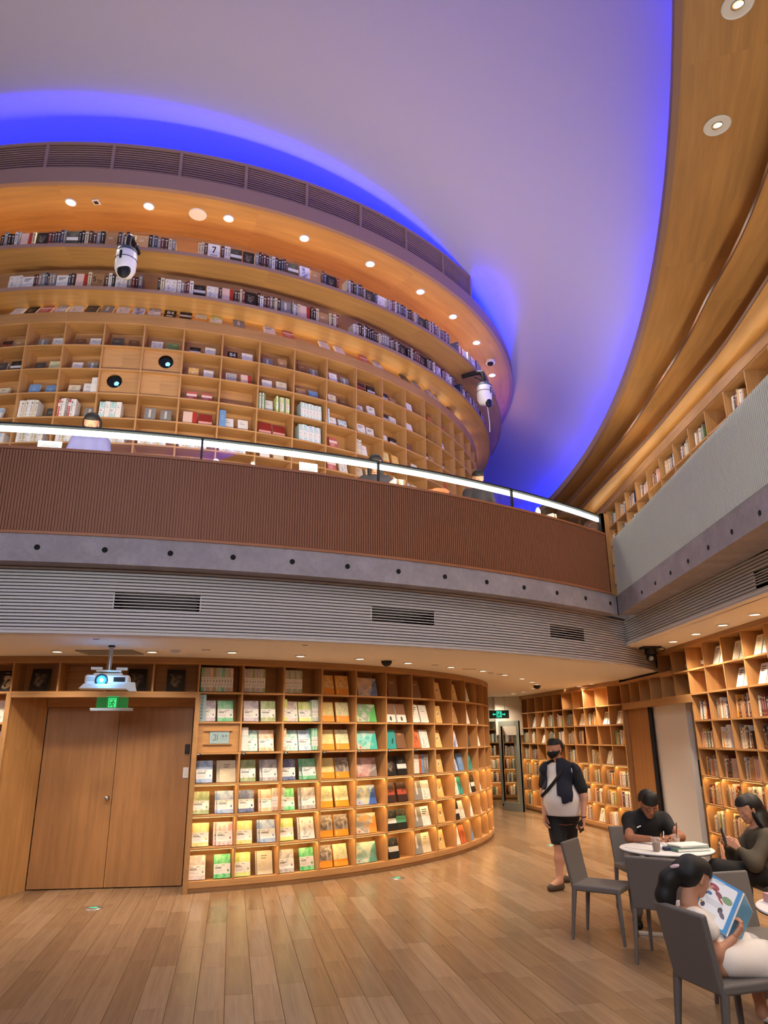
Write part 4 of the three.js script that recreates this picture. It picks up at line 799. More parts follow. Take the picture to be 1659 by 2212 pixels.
  spines(12, 0, 0.02, 8, ['white_plain', 'band_sky', 'spine_grey', 'spine_cream'], 0.05, 0.3, 'pale volumes at the curved corner, top row');
  // left of the door and above it
  [['black_disc', 2.55, 0], ['band_grey', 2.5, 1], ['white_art', 2.5, 2], ['band_grey', 2.52, 3], ['dark_white', 2.5, 4], ['band_yellow', 2.6, 5], ['white_art', 3.62, 1], ['band_red', 3.6, 2], ['band_grey', 3.6, 3], ['dark_red', 3.6, 4], ['black_disc', 3.66, 0], ['black_photo', 3.4, 0]].forEach(([key, u, r], i) => putBook('display', key, drumLow, u * CW, lowLevels[r + 1] + T2, 0.2, 0.22, 0.27, 0.025, 0.24, `${look(key)} book left of oak door, row ${NUM[r]}${i > 5 ? ', beside the door frame' : ''}`, 'books left of the door'));
  [['black_photo', 4.45], ['black_photo', 6.62], ['black_photo', 7.5]].forEach(([key, u], i) => putBook('display', key, drumLow, u * CW, lowLevels[1] + T2, 0.2, 0.23, 0.29, 0.025, 0.22, `black photo book above the door, ${['left of the projector', 'hidden behind the projector', 'right of the projector'][i]}`, 'black books above the door'));
}
// sign panel, tall paper sign
function textTex(w, h, bg, draw) { const c = document.createElement('canvas'); c.width = w; c.height = h; const g = c.getContext('2d'); g.fillStyle = bg; g.fillRect(0, 0, w, h); draw(g); const t = new THREE.CanvasTexture(c); t.colorSpace = THREE.SRGBColorSpace; t.magFilter = THREE.LinearFilter; t.needsUpdate = true; return t; }
const strokes = (g, segs, x, y, s) => { for (const p of segs) { g.beginPath(); p.forEach(([a, b], i) => i ? g.lineTo(x + a * s, y + b * s) : g.moveTo(x + a * s, y + b * s)); g.stroke(); } };
{
  const f = drumLow.at(8.5 * CW), y = (lowLevels[2] + lowLevels[3]) / 2, t = thing('sign_panel', 'timber panel carrying a blue-grey sign reading JI in the curved shelf', 'sign', [f.x - f.nx * 0.02, y, f.z - f.nz * 0.02], f.turn);
  part('board', box(CW - 0.03, 0.345, 0.012, 0, 0, -0.02), M.oak, t);
  // the two small characters after JI
  const tui = [[[0, 2.5], [3, 2.2]], [[1.6, 0], [1.6, 8], [0.6, 7.4]], [[0, 6], [3, 4.4]], [[4.8, 0], [3.6, 2.6]], [[4.4, 2], [4.4, 8.4]], [[6.4, 0.2], [6.9, 1.4]], [[4.4, 2], [8.4, 2]], [[4.4, 4], [8, 4]], [[4.4, 6], [8, 6]], [[4.4, 8.2], [8.6, 8.2]], [[6.2, 2], [6.2, 8]]];
  const jian = [[[0, 1.2], [8, 1.2]], [[2.4, 0], [2.4, 2.4]], [[5.6, 0], [5.6, 2.4]], [[0.2, 3.4], [8.2, 3.4]], [[3.6, 2.6], [1, 6]], [[1.6, 5], [1.6, 8.4]], [[3.6, 4.6], [7, 4.6], [5.6, 5.8]], [[5.6, 5.8], [5.6, 8.4], [4.6, 8]], [[3.2, 6.4], [8.2, 6.4]]];
  const tx = textTex(512, 300, '#9fb9bd', (g) => { g.strokeStyle = '#2a3236'; g.lineWidth = 13; g.lineJoin = 'round'; strokes(g, [[[0.5, 0], [4.4, 0], [4.4, 8], [1.4, 8], [1.4, 7]], [[7.6, -0.4], [7.6, 8.6]]], 70, 80, 17); g.lineWidth = 3; strokes(g, [[[0, 0], [0, 150]]], 290, 70, 1); g.lineWidth = 5; strokes(g, tui, 316, 84, 8); strokes(g, jian, 402, 84, 8); g.lineWidth = 5; strokes(g, [[[0, 0], [150, 0]]], 316, 196, 1); });
  part('sign_plate', new THREE.PlaneGeometry(0.24, 0.145).translate(0.02, 0.005, -0.0055), std(0xffffff, 0.5, { map: tx }), t); part('plate_back', box(0.244, 0.149, 0.006, 0.02, 0.005, -0.0095), M.grey, t);
  for (const dy of [0.084, -0.078]) part('holder_rail', rbox(0.36, 0.012, 0.02, 0.003, 0, dy, -0.006), M.oakEdge, t);
  const f2 = drumLow.at(8.5 * CW - 0.5 * CW + 0.06), p2 = thing('vertical_sign', 'tall narrow blue-grey sign with a column of characters in the curved shelf', 'sign', [f2.x - f2.nx * 0.03, lowLevels[2] + T2, f2.z - f2.nz * 0.03], f2.turn);
  const glyph = (n) => { const a = []; let q = n * 7 + 3; const r9 = () => { q = (q * 1103515245 + 12345) & 0x7fffffff; return q / 0x7fffffff; }; for (let i = 0; i < 4; i++) { const yy = 1 + i * 2; a.push([[0.6 + r9(), yy], [7 + r9(), yy]]); } a.push([[4, 0], [4, 8]], [[2, 4], [1, 8]], [[6, 4], [7.6, 8]]); return a; };
  const vt = textTex(128, 480, '#93adb2', (g) => { g.strokeStyle = '#38474c'; g.lineWidth = 4; for (let i = 0; i < 7; i++) strokes(g, glyph(i), 42, 40 + i * 60, 5); });
  part('card', rbox(0.1, 0.33, 0.02, 0.003, 0, 0.165, 0), std(0x93adb2, 0.6), p2); part('card_print', new THREE.PlaneGeometry(0.096, 0.326).translate(0, 0.165, 0.0108), std(0xffffff, 0.6, { map: vt }), p2);
  // shelf number tabs on the third shelf
  for (let c = 0; c < 7; c++) { const q = drumLow.at((8 + c) * CW + 0.05), g = thing('shelf_tab', `small black number tab under the ${ord(c + 1)} curved column right of door`, 'shelf tab', [q.x + q.nx * 0.004, lowLevels[3] - 0.012, q.z + q.nz * 0.004], q.turn); part('tab', rbox(0.055, 0.03, 0.004, 0.001), M.black, g); part('tab_print', box(0.03, 0.008, 0.001, 0, 0.004, 0.0025), M.white, g); }
}
// upper drum cubbies: k = column, r = row, items are display keys or 's:' spine runs
{
  const put = (k, r, i, n, key, w, h, x) => putBook('display', key, drumUp, (k + 2) * CU + x, upLevels[r + 1] + T2, rr(0.1, 0.16), w, h, 0.03, rr(0.2, 0.3), `${look(key)} book, ${n === 1 ? 'single' : i ? 'right' : 'left'} in gallery row ${['one', 'two', 'three', 'four', 'five', 'six', 'seven', 'eight'][r]}, ${ord(k + 3)} column of the upper drum`, 'face-out books in the upper drum cubbies');
  const runN = {}, run = (k, r, x0, n, keys, t, h, tilt = 0.08) => { const id = k + ',' + r, n0 = runN[id] ?? 0; runN[id] = n0 + n; for (let i = 0; i < n; i++) { const key = keys[i % keys.length]; putBook('upright', key, drumUp, (k + 2) * CU + x0 + (i + 0.5) * t, upLevels[r + 1] + T2, 0.19, t * 0.94, h * rr(0.96, 1.03), 0.16, tilt, `${look(key)} spine, ${ord(n0 + i + 1)} in gallery row ${NUM[r]}, ${ord(k + 3)} upper drum column`, 'upright books in the upper drum cubbies'); } };
  const spec = {
    '0,0': ['grey_cover', 'white_plain'], '1,0': ['brown', 'white_plain'], '2,0': ['dark_grey', 'brown'], '3,0': ['white_art', 'green_cover'], '4,0': ['dark_white', 'white_plain'], '5,0': ['black_b', 'white_plain'], '6,0': ['grey_cover', 'tan'], '7,0': ['brown', 'grey_cover'], '8,0': ['white_plain', 'grey_cover'], '9,0': ['dark_red', 'dark_white'],
    '-1,0': ['dark_red', 'tan'], '-1,1': ['dark_grey', 'dark_white'], '0,1': ['dark_grey', 'amber_d'], '1,1': ['white_plain', 'grey_cover'], '4,1': ['amber_b', 'white_plain'], '5,1': ['white_dots', 'salmon'], '6,1': ['white_plain', 'cream'], '7,1': ['tan', 'blue_cover'], '8,1': ['cream', 'brown'], '9,1': ['white_text', 'white_text'],
    '-1,2': ['cream'], '0,2': ['blue_cover', 'blue_cover'], '1,2': ['cream', 'white_plain'], '4,2': ['rose', 'rose'], '7,2': ['white_plain'], '8,2': ['white_plain', 'band_sky'], '9,2': ['white_text', 'white_text'], '10,2': ['white_plain', 'dark_white'],
    '-1,3': ['band_sky'], '4,3': ['salmon', 'crimson'], '5,3': ['white_plain', 'white_plain'], '6,3': ['crimson', 'crimson'], '8,3': ['rose'], '9,3': ['white_plain'], '10,3': ['amber_a', 'amber_b'], '2,3': ['band_teal'], '3,3': ['grey_cover', 'grey_cover'],
  };
  for (let k = -1; k < 16; k++) for (let r = 0; r < 6; r++) {
    if ((k === 2 || k === 3) && (r === 1 || r === 2)) continue;
    let cell = spec[k + ',' + r];
    if (k === 5 && r === 2) continue;
    if (!cell && (r === 4 || r === 5)) {
      if (k < 6) { run(k, r, 0.05, 9, ['white_plain', 'spine_white', 'spine_cream', 'band_sky'], 0.042, r === 4 ? 0.15 : 0.22); continue; }
      if (k === 10) { run(k, r, 0.04, 7, ['orange_cover', 'amber_a', 'green_cover', 'amber_b'], 0.045, 0.17); continue; }
      cell = rnd() < 0.75 ? [pick(['white_plain', 'white_text', 'cream', 'band_sky', 'rose']), pick(['white_plain', 'cream', 'white_art'])] : null;
    }
    if (!cell && k > 8) cell = [pick(['white_plain', 'white_text', 'grey_cover', 'brown', 'dark_white']), ...(rnd() < 0.6 ? [pick(['white_plain', 'white_art', 'tan', 'orange_cover'])] : [])];
    if (!cell) continue;
    cell.forEach((key, i) => put(k, r, i, cell.length, key, r === 3 && (k === 4 || k === 6) ? 0.19 : rr(0.14, 0.165), rr(0.17, 0.2) + (r >= 3 ? 0.035 : 0), cell.length === 1 ? 0.22 : i ? 0.39 : 0.17));
  }
  run(0, 3, 0.02, 8, ['white_plain', 'spine_white', 'cream', 'spine_white'], 0.034, 0.27); run(1, 3, 0.02, 7, ['rose', 'spine_white', 'white_plain', 'grey_cover'], 0.036, 0.28); put(0, 3, 1, 2, 'dark_grey', 0.15, 0.2, 0.44); put(1, 3, 1, 2, 'grey_cover', 0.15, 0.2, 0.44);
  run(2, 3, 0.04, 4, ['band_teal', 'white_plain'], 0.075, 0.24); run(6, 2, 0.02, 5, ['green_cover', 'spine_white'], 0.022, 0.27); put(6, 2, 0, 2, 'white_plain', 0.14, 0.22, 0.2); run(6, 2, 0.3, 7, ['band_lime', 'green_cover', 'cream'], 0.03, 0.26);
  run(7, 2, 0.14, 13, ['band_teal', 'white_plain'], 0.027, 0.25); run(7, 3, 0.12, 13, ['band_teal', 'band_sky', 'white_plain'], 0.028, 0.26); run(5, 3, 0.02, 1, ['blue_cover'], 0.1, 0.27); run(8, 2, 0.02, 3, ['white_plain', 'blue_cover'], 0.02, 0.26); run(9, 3, 0.02, 4, ['spine_white', 'spine_cream'], 0.03, 0.25); run(1, 2, 0.45, 4, ['white_plain'], 0.022, 0.24);
}
// books lying back on the lowest ledge of the drum, then two ledges of upright books
{
  const led = arcPath(CX, CZ, RD, 110);
  const keys = ['white_plain', 'black_photo', 'rose', 'band_grey', 'white_art', 'dark_grey', 'grey_cover', 'white_art', 'purple_blue', 'band_grey', 'black_b', 'dark_white', 'amber_d', 'band_lime', 'grey_cover', 'white_art', 'white_text', 'rose', 'band_sky', 'white_plain'];
  let s = arcS(led, 97.2);
  for (let i = 0; i < 44; i++) { const key = keys[i % keys.length]; if (!(i > 13 && i % 3 === 0)) putBook('display', key, led, s, 7.645, 0.045, 0.17, 0.22, 0.03, 0.6, `${look(key)} book lying back, ${ord(i + 1)} along the lowest drum ledge`, 'books lying back on the lowest drum ledge'); s += i < 13 ? 0.225 : rr(0.19, 0.36); }
  for (const [R, y, nm] of [[6.93, 7.89, 'lower'], [7.2, 8.395, 'upper']]) {
    const p = arcPath(CX, CZ, R, 110); let q = arcS(p, 97), n = 0, gap = rr(1.2, 2);
    const specials = nm === 'upper' ? [[73.1, 'ink_seven']] : [[86.2, 'brown_five']];
    while (q < arcS(p, 8)) {
      const deg = 110 - q / R / D2R; n++;
      const sp = specials.find(([d]) => Math.abs(d - deg) < 0.7 && !taken['sp' + d]);
      if (sp) { taken['sp' + sp[0]] = 0; putBook('display', sp[1], p, q + 0.09, y, 0.07, 0.17, 0.23, 0.03, 0.06, sp[1] === 'ink_seven' ? 'white book with a big black 7 on the upper drum ledge' : 'brown book with a big black 5 on the lower drum ledge', 'face-out books on the drum ledges'); q += 0.19; continue; }
      gap -= 0.05;
      if (gap < 0) { gap = rr(1.2, 2.6); q += rr(0.1, 0.35); continue; }
      if (rnd() < 0.14) { const key = pick(['white_art', 'grey_cover', 'dark_white', 'white_text', 'purple_blue', 'salmon', 'black_photo', 'tan']); putBook('display', key, p, q + 0.09, y, 0.08, 0.165, rr(0.2, 0.24), 0.03, 0.08, `${look(key)} face-out book, ${ord(n)} along the ${nm} drum ledge`, 'face-out books on the drum ledges'); q += 0.185; continue; }
      const key = pick(['spine_dark_brown', 'spine_black', 'spine_grey', 'spine_white', 'spine_maroon', 'spine_cream', 'spine_navy', 'spine_grey', 'spine_dark_brown', 'spine_black']), t = rr(0.026, 0.056);
      putBook('upright', key, p, q + t / 2, y, 0.2, t * 0.96, rr(0.19, 0.25), 0.16, 0, `${look(key)} spine, ${ord(n)} along the ${nm} drum ledge`, 'upright books on the drum ledges'); q += t;
    }
  }
}
// right wall, far wall and the gallery on the right: runs of upright books, a few face-out
{
  const fillCells = (path, s0, cw, i0, i1, levels, r0, r1, where, density, hmax, shows) => {
    for (let i = i0; i < i1; i++) for (let r = r0; r < r1; r++) {
      const y = levels[r + 1] + T2; let x = s0 + i * cw + 0.04 + rr(0, 0.06), n = 0;
      if (shows && rnd() < shows(i, r)) { for (let q = 0; q < 2; q++) { const key = pick(['white_plain', 'band_sky', 'white_text', 'cream', 'white_art']); putBook('display', key, path, s0 + i * cw + 0.2 + q * 0.2, y, 0.1, 0.17, 0.25, 0.03, 0.3, `${look(key)} face-out book, ${q ? 'right' : 'left'}, row ${NUM[r]}, ${ord(i + 1)} column ${where}`, 'face-out books on the right walls'); } continue; }
      if (rnd() > density) continue;
      const end = s0 + (i + 1) * cw - rr(0.06, 0.26);
      while (x < end) { n++; const t = rr(0.028, 0.055), key = pick(['spine_grey', 'spine_white', 'spine_cream', 'spine_white', 'spine_maroon', 'spine_navy', 'spine_dark_brown', 'tan', 'white_plain', 'salmon', 'green_cover', 'amber_b']); if (x + t > end + 0.04) break; putBook('upright', key, path, x + t / 2, y, 0.24, t * 0.95, rr(0.2, hmax), 0.18, rr(0, 0.05), `${look(key)} spine, ${ord(n)}, row ${NUM[r]}, ${ord(i + 1)} column ${where}`, 'upright books on the right walls'); x += t; }
    }
  };
  fillCells(wallStraight, 2.025, rc, 2, 10, rLevels, 2, 8, 'of right wall shelves', 0.95, 0.29);
  fillCells(wallStraight, 2.025, rc, 3, 10, rLevels, 0, 2, 'of right wall shelves', 0, 0.29, () => 0.9);
  fillCells(wallFar, 0, wallFar.L / 10, 0, 10, lowLevels, 1, 7, 'of the far shelves', 0.85, 0.27, (i, r) => r < 2 ? 0.7 : 0.1);
  fillCells(linePath(0.6, -22.4, 5.2, -22.4), 0, 0.575, 3, 8, lowLevels, 1, 7, 'behind the glass door', 0.9, 0.27);
  fillCells(galleryWall, -0.02, 0.578, 2, 22, gLevels, 0, 3, 'of right gallery shelves', 0.95, 0.28);
  for (const [p, y, a] of [[ring2, 6.785, 0.08], [ring3, 6.395, 0.08]]) { let s = 2, n = 0; while (s < p.L - 8) { if (rnd() < 0.5 && ++n) putBook('display', pick(['white_plain', 'cream']), p, s, y, 0.1, 0.16, 0.22, 0.03, 0.5, `pale book lying back, ${ord(n)} from the far end on the ${p === ring2 ? 'upper' : 'lower'} outer canopy ledge`, 'books on the outer canopy ledges'); s += rr(0.25, 0.6); } }
}
flushBooks(300);
// ---------------------------------------------------------------- far glass door and the room behind it
{
  structure('wall_corridor', 'cream wall around the far glass door', merge([box(2.0, HC - 2.2, 0.12, 2.55, (HC + 2.2) / 2, -19.66), box(0.16, HC, 0.12, 3.48, HC / 2, -19.66)]), M.wall);
  const d = structure('door_2', 'grey-green framed glass door standing ajar at the corridor end');
  part('door_frame', merge([box(0.08, 2.2, 0.1, 3.36, 1.1, -19.62), box(1.5, 0.08, 0.1, 2.64, 2.16, -19.62)]), M.frame, d);
  const p = linePath(2.93, -19.5, 3.31, -18.68), L = p.L;
  part('stile', merge([sweep(p, 0, 0.11, 1, R4(-0.022, 0.022, 0.01, 2.12)), sweep(p, L - 0.11, L, 1, R4(-0.022, 0.022, 0.01, 2.12))]), M.frame, d);
  part('rail', merge([sweep(p, 0.11, L - 0.11, 1, R4(-0.022, 0.022, 0.01, 0.2)), sweep(p, 0.11, L - 0.11, 1, R4(-0.022, 0.022, 2.0, 2.12))]), M.frame, d);
  part('glass_pane', sweep(p, 0.11, L - 0.11, 1, R4(-0.004, 0.004, 0.2, 2.0)), M.glass, d);
  const k = p.at(0.06); part('lock', cyl(0.03, 0.03, 0.05, 18).rotateX(Math.PI / 2), M.black, d, [k.x, 0.12, k.z], [0, k.turn, 0]);
  const back = linePath(0.6, -22.4, 5.2, -22.4);
  bookcase('room_bookcase', 'lit oak cubby bookcase seen through the far glass door', back, 0, 8, 0.575, lowLevels, 0.32, { topBoard: HC, plinth: 0, lit: [4, 5, 6], lightFrom: 3, lightTo: 7 });
  spot('room_lamp', WARM, LAMP.lower, [3.2, HC - 0.03, -21.3], [3.2, 0, -21.4], 68, 1, 3);
}
// doorway in the right wall
{
  const t = structure('trim_1', 'oak lining around the right doorway');
  part('lining', merge([box(0.5, 2.296, 0.04, WX + 0.25, 1.148, -13.9), box(0.34, 2.296, 0.03, WX + 0.17, 1.148, -10.725), box(0.5, 0.03, 3.2, WX + 0.25, 2.28, -12.3)]), M.oakUp, t);
  part('lining_edge', merge([box(0.03, 2.3, 0.06, WX, 1.15, -13.88), box(0.03, 0.1, 3.2, WX, 2.25, -12.3)]), M.oakEdge, t);
  const d = structure('door_3', 'brown oak sliding panel in the right doorway'); part('panel', rbox(0.04, 2.24, 1.1, 0.004, 4.5, 1.12, -13.34), M.oakDoor, d); part('door_edge', box(0.05, 2.24, 0.02, 4.5, 1.12, -12.78), M.darkMetal, d);
  structure('wall_partition', 'tall pale grey partition panel inside the right doorway', merge([box(0.08, 2.26, 1.4, 4.62, 1.13, -12.12)]), M.whitePanel);
  spot('room_lamp', WARM, LAMP.lower, [5.6, 2.7, -11.6], [5.6, 0, -11.6], 68, 1, 3);
  structure('ceiling_003', 'low ceiling of the side room', box(2.4, 0.05, 4.2, 5.8, 2.76, -12.1), M.plaster);
}
// ---------------------------------------------------------------- chairs and tables
function makeChair() {
  const t = new THREE.Group();
  const seat = rbox(0.42, 0.055, 0.44, 0.018, 0, 0.428, 0.005, 4), back = rbox(0.415, 0.41, 0.038, 0.016, 0, 0.2, 0, 4);
  const bp = back.attributes.position; for (let i = 0; i < bp.count; i++) { const u = bp.getX(i) / 0.2; bp.setZ(i, bp.getZ(i) + 0.012 * (1 - u * u) * -1); bp.setX(i, bp.getX(i) * (0.96 + 0.06 * bp.getY(i) / 0.41)); } back.computeVertexNormals();
  part('seat', seat, M.chair, t); part('backrest', back, M.chair, t, [0, 0.405, -0.2], [-0.2, 0, 0]);
  const leg = (x0, z0, x1, z1) => { const g = new THREE.CylinderGeometry(0.026, 0.014, 0.42, 4, 1).rotateY(Math.PI / 4).translate(0, 0.21, 0), p = g.attributes.position; for (let i = 0; i < p.count; i++) { const k = p.getY(i) / 0.42; p.setX(i, p.getX(i) + x1 + (x0 - x1) * k); p.setZ(i, p.getZ(i) + z1 + (z0 - z1) * k); } g.computeVertexNormals(); return g; };
  for (const s of [-1, 1]) { part('leg', leg(s * 0.19, 0.2, s * 0.2, 0.225), M.chair, t); part('leg', leg(s * 0.19, -0.195, s * 0.2, -0.24), M.chair, t); }
  return t;
}
const chair0 = makeChair();
function chair(x, z, fx, fz, label) {
  const c = chair0.clone(); c.name = numbered('dining_chair'); c.position.set(x, 0, z); c.rotation.y = Math.atan2(fx, fz); c.userData = { label, category: 'chair', group: 'grey upholstered chairs around the round tables' }; scene.add(c); return c;
}
chair(1.985, -7.39, 0.835, 0.55, 'empty grey upholstered chair seen from its side, left of the round table');
chair(2.30, -6.69, 0.55, -0.84, 'grey upholstered chair with its back to us in front of the round table');
chair(1.95, -4.745, 0.954, -0.30, 'grey upholstered chair under the reading girl');
chair(2.66, -8.33, 0.06, 1, 'grey upholstered chair behind the seated man in black');
chair(2.5, -5.52, 0.25, 0.97, 'grey upholstered chair behind the picture book, facing the pink book');
chair(3.6, -7.3, -1, 0.05, 'grey upholstered chair of the long-haired woman at the right edge');
function table(x, z, r, label) {
  const t = thing('round_table', label, 'table', [x, 0, z]);
  part('tabletop', new THREE.LatheGeometry([[0, 0.718], [r - 0.01, 0.718], [r, 0.724], [r, 0.736], [r - 0.004, 0.74], [0, 0.74]].map((p) => new THREE.Vector2(...p)), 64), M.tableTop, t);
  part('edge_band', new THREE.CylinderGeometry(r + 0.001, r + 0.001, 0.008, 64, 1, true).translate(0, 0.724, 0), M.tableEdge, t);
  part('column', cyl(0.035, 0.035, 0.7, 24, 0, 0.37, 0), M.baseBar, t);
  for (let i = 0; i < 4; i++) part('foot', rbox(0.07, 0.025, 0.36, 0.006, 0, 0.0125, 0.18), M.baseBar, t, [0, 0, 0], [0, i * Math.PI / 2 + 1.2, 0]);
  return t;
}
table(2.62, -7.4, 0.42, 'white round table where the man in black writes');
table(2.68, -4.86, 0.42, 'white round table with the pink book at the right edge');
// things on the tables
{
  const y = 0.741;
  const lathe = (pts, n = 28) => new THREE.LatheGeometry(pts.map((p) => new THREE.Vector2(...p)), n);
  const plastic = new THREE.MeshPhysicalMaterial({ color: 0xf4f4f2, roughness: 0.12, transmission: 0.85, thickness: 0 });
  const c = thing('iced_coffee_cup', 'clear plastic cup half full of coffee on the round table', 'cup', [2.46, y, -7.2]);
  part('cup', lathe([[0, 0.002], [0.03, 0.002], [0.042, 0.105], [0.044, 0.108], [0.0425, 0.108]]), plastic, c); part('coffee', lathe([[0, 0.004], [0.0285, 0.004], [0.036, 0.07], [0, 0.07]]), std(0x7a4a28, 0.3), c); part('lid', lathe([[0.045, 0.106], [0.046, 0.114], [0.03, 0.122], [0.0, 0.123]]), plastic, c);
  const c2 = thing('milk_tea_cup', 'clear cup with a brown straw beside the writing man', 'cup', [2.79, y, -7.58]);
  part('cup', lathe([[0, 0.002], [0.028, 0.002], [0.038, 0.09], [0.04, 0.094], [0.038, 0.094]]), plastic, c2); part('drink', lathe([[0, 0.004], [0.027, 0.004], [0.034, 0.06], [0, 0.06]]), std(0xc4a080, 0.3), c2); part('straw', bar([0, 0.02, 0], [0.015, 0.2, 0.01], 0.005), std(0x5a3220, 0.5), c2);
  const b = thing('green_book', 'thick green book under the papers on the round table', 'book', [2.76, y, -7.27], 0.25); part('pages', box(0.33, 0.02, 0.22, 0, 0.014, 0), M.white, b); part('cover', merge([box(0.335, 0.004, 0.225, 0, 0.002, 0), box(0.335, 0.004, 0.225, 0, 0.026, 0), box(0.004, 0.028, 0.225, -0.167, 0.014, 0)]), std(0x5a7a6a, 0.6), b);
  const pp = thing('paper_stack', 'loose stack of white papers on the green book', 'papers', [2.78, y + 0.0285, -7.3], 0.3); for (let i = 0; i < 6; i++) part('sheet', rbox(0.3, 0.003, 0.21, 0.001, 0, 0.002 + i * 0.0035, 0), M.white, pp, [rr(-0.012, 0.012), 0, rr(-0.01, 0.01)], [0, rr(-0.06, 0.06), 0]);
  const ph = thing('phone', 'white phone lying at the far side of the papers', 'phone', [2.93, y, -7.62], 0.5); part('body', rbox(0.15, 0.008, 0.075, 0.003, 0, 0.004, 0), M.plasticWhite, ph); part('screen', rbox(0.14, 0.001, 0.068, 0.0004, 0, 0.0088, 0), M.black, ph);
  const pc = thing('pencil_case', 'dark blue pencil case beside the coffee cup', 'pencil case', [2.6, y, -7.25], 0.1); part('case', rbox(0.13, 0.03, 0.055, 0.012, 0, 0.016, 0, 4), std(0x1c2040, 0.7), pc); part('zip', box(0.11, 0.003, 0.006, 0, 0.031, 0), M.steel, pc);
  const tn = thing('tissue', 'crumpled white tissue between the cup and the pencil case', 'tissue', [2.55, y, -7.33]); part('tissue', blob([B([0, 0.02, 0], 0.025, [0.03, 0.035, 0.01], 0.02), B([-0.02, 0.02, 0.015], 0.02, [-0.03, 0.03, -0.01], 0.015), B([0.01, 0.045, -0.01], 0.015, [0.02, 0.05, 0.015], 0.01)], 0.005, 0.01), M.white, tn);
  const sh = thing('worksheet', 'white worksheet in front of the writing man', 'paper', [2.42, y, -7.42], 0.7); part('sheet', rbox(0.21, 0.002, 0.29, 0.0008, 0, 0.0012, 0), M.white, sh); part('print', merge([0, 1, 2, 3, 4, 5].map((i) => box(0.15, 0.0004, 0.004, 0, 0.0025, -0.1 + i * 0.035))), M.grey, sh);
  const pk = thing('pink_book', 'closed pink book on the table at the right edge', 'book', [2.55, y, -5.02], 0.1); part('cover', merge([rbox(0.3, 0.005, 0.22, 0.002, 0, 0.0025, 0), rbox(0.3, 0.005, 0.22, 0.002, 0, 0.0475, 0), rbox(0.006, 0.05, 0.22, 0.002, -0.148, 0.025, 0)]), std(0xc99a9c, 0.6), pk); part('pages', box(0.288, 0.04, 0.21, 0, 0.025, 0), M.white, pk);
  const bag = thing('white_bag', 'soft white bag standing on the floor at the bottom right corner', 'bag', [2.24, 0, -4.62]); part('bag_body', blob([B([-0.05, 0.1, 0], 0.1, [0.22, 0.1, 0], 0.1), B([-0.02, 0.19, 0], 0.075, [0.2, 0.2, 0], 0.08)], 0.012, 0.06, (x, yy) => 0.004 - yy), std(0xe8e6e0, 0.8), bag); part('handle', tube([[0.0, 0.24, 0.05], [0.04, 0.36, 0.05], [0.14, 0.36, 0.05], [0.18, 0.25, 0.05]], 0.009), std(0xdcd8d0, 0.8), bag);
}
// ---------------------------------------------------------------- people
const mulV = (m, p) => { const v = V(...p).applyMatrix4(m); return [v.x, v.y, v.z]; };
function headKit(c, yaw, pitch, s = 1, roll = 0) {
  const m = new THREE.Matrix4().compose(V(...c), new THREE.Quaternion().setFromEuler(new THREE.Euler(pitch, yaw, roll, 'YXZ')), V(s, s, s)), inv = m.clone().invert();
  const b = (a, ra, e, rb = ra) => B(mulV(m, a), ra * s, mulV(m, e), rb * s);
  const face = [b([0, 0.03, -0.035], 0.082, [0, 0.035, 0.012], 0.08), b([0, -0.01, 0.022], 0.068, [0, -0.06, 0.04], 0.05), b([-0.028, 0.012, 0.066], 0.02, [0.028, 0.012, 0.066], 0.02), b([0, 0.002, 0.086], 0.009, [0, -0.03, 0.102], 0.0135),
    b([-0.012, -0.034, 0.092], 0.008, [0.012, -0.034, 0.092], 0.008), b([-0.038, -0.02, 0.056], 0.026, [-0.03, -0.05, 0.05], 0.026), b([0.038, -0.02, 0.056], 0.026, [0.03, -0.05, 0.05], 0.026), b([-0.016, -0.062, 0.084], 0.0085, [0.016, -0.062, 0.084], 0.0085), b([-0.01, -0.092, 0.068], 0.022, [0.01, -0.092, 0.068], 0.022),
    b([-0.078, 0.005, -0.008], 0.012, [-0.076, -0.03, -0.004], 0.01), b([0.078, 0.005, -0.008], 0.012, [0.076, -0.03, -0.004], 0.01)];
  return { m, inv, s, face, b, at: (p) => mulV(m, p), local: (x, y, z) => V(x, y, z).applyMatrix4(inv) };
}
function handBones(w, dir, nrm, curl, s, side) {
  const d = V(...dir).normalize(), n = V(...nrm).addScaledVector(d, -d.dot(V(...nrm))).normalize(), l = d.clone().cross(n).multiplyScalar(side), W = V(...w), out = [];
  const P = (a, b, c) => W.clone().addScaledVector(d, a * s).addScaledVector(l, b * s).addScaledVector(n, c * s).toArray();
  const len = [[0.04, 0.024, 0.02], [0.045, 0.028, 0.021], [0.042, 0.026, 0.02], [0.032, 0.02, 0.018]];
  for (let i = 0; i < 4; i++) {
    const o = 0.03 - i * 0.02, k0 = [0.088 - Math.abs(i - 1) * 0.004, o, 0];
    out.push(B(P(0.008, o * 0.55, 0), 0.017 * s, P(...k0), 0.0125 * s));
    let p = k0, a = 0;
    len[i].forEach((q, j) => { a += curl * (j ? 1 : 0.8); const e = [p[0] + q * Math.cos(a), p[1] + o * 0.02, p[2] + q * Math.sin(a)]; out.push(B(P(...p), (0.0098 - j * 0.001) * s, P(...e), (0.0092 - j * 0.0012) * s)); p = e; });
  }
  out.push(B(P(0.02, 0.022, 0.004), 0.016 * s, P(0.052, 0.047, 0.014), 0.0115 * s), B(P(0.052, 0.047, 0.014), 0.011 * s, P(0.078, 0.05, 0.014 + 0.022 * curl), 0.0095 * s), B(P(0.078, 0.05, 0.014 + 0.022 * curl), 0.0095 * s, P(0.1, 0.043, 0.014 + 0.045 * curl), 0.008 * s));
  return out;
}
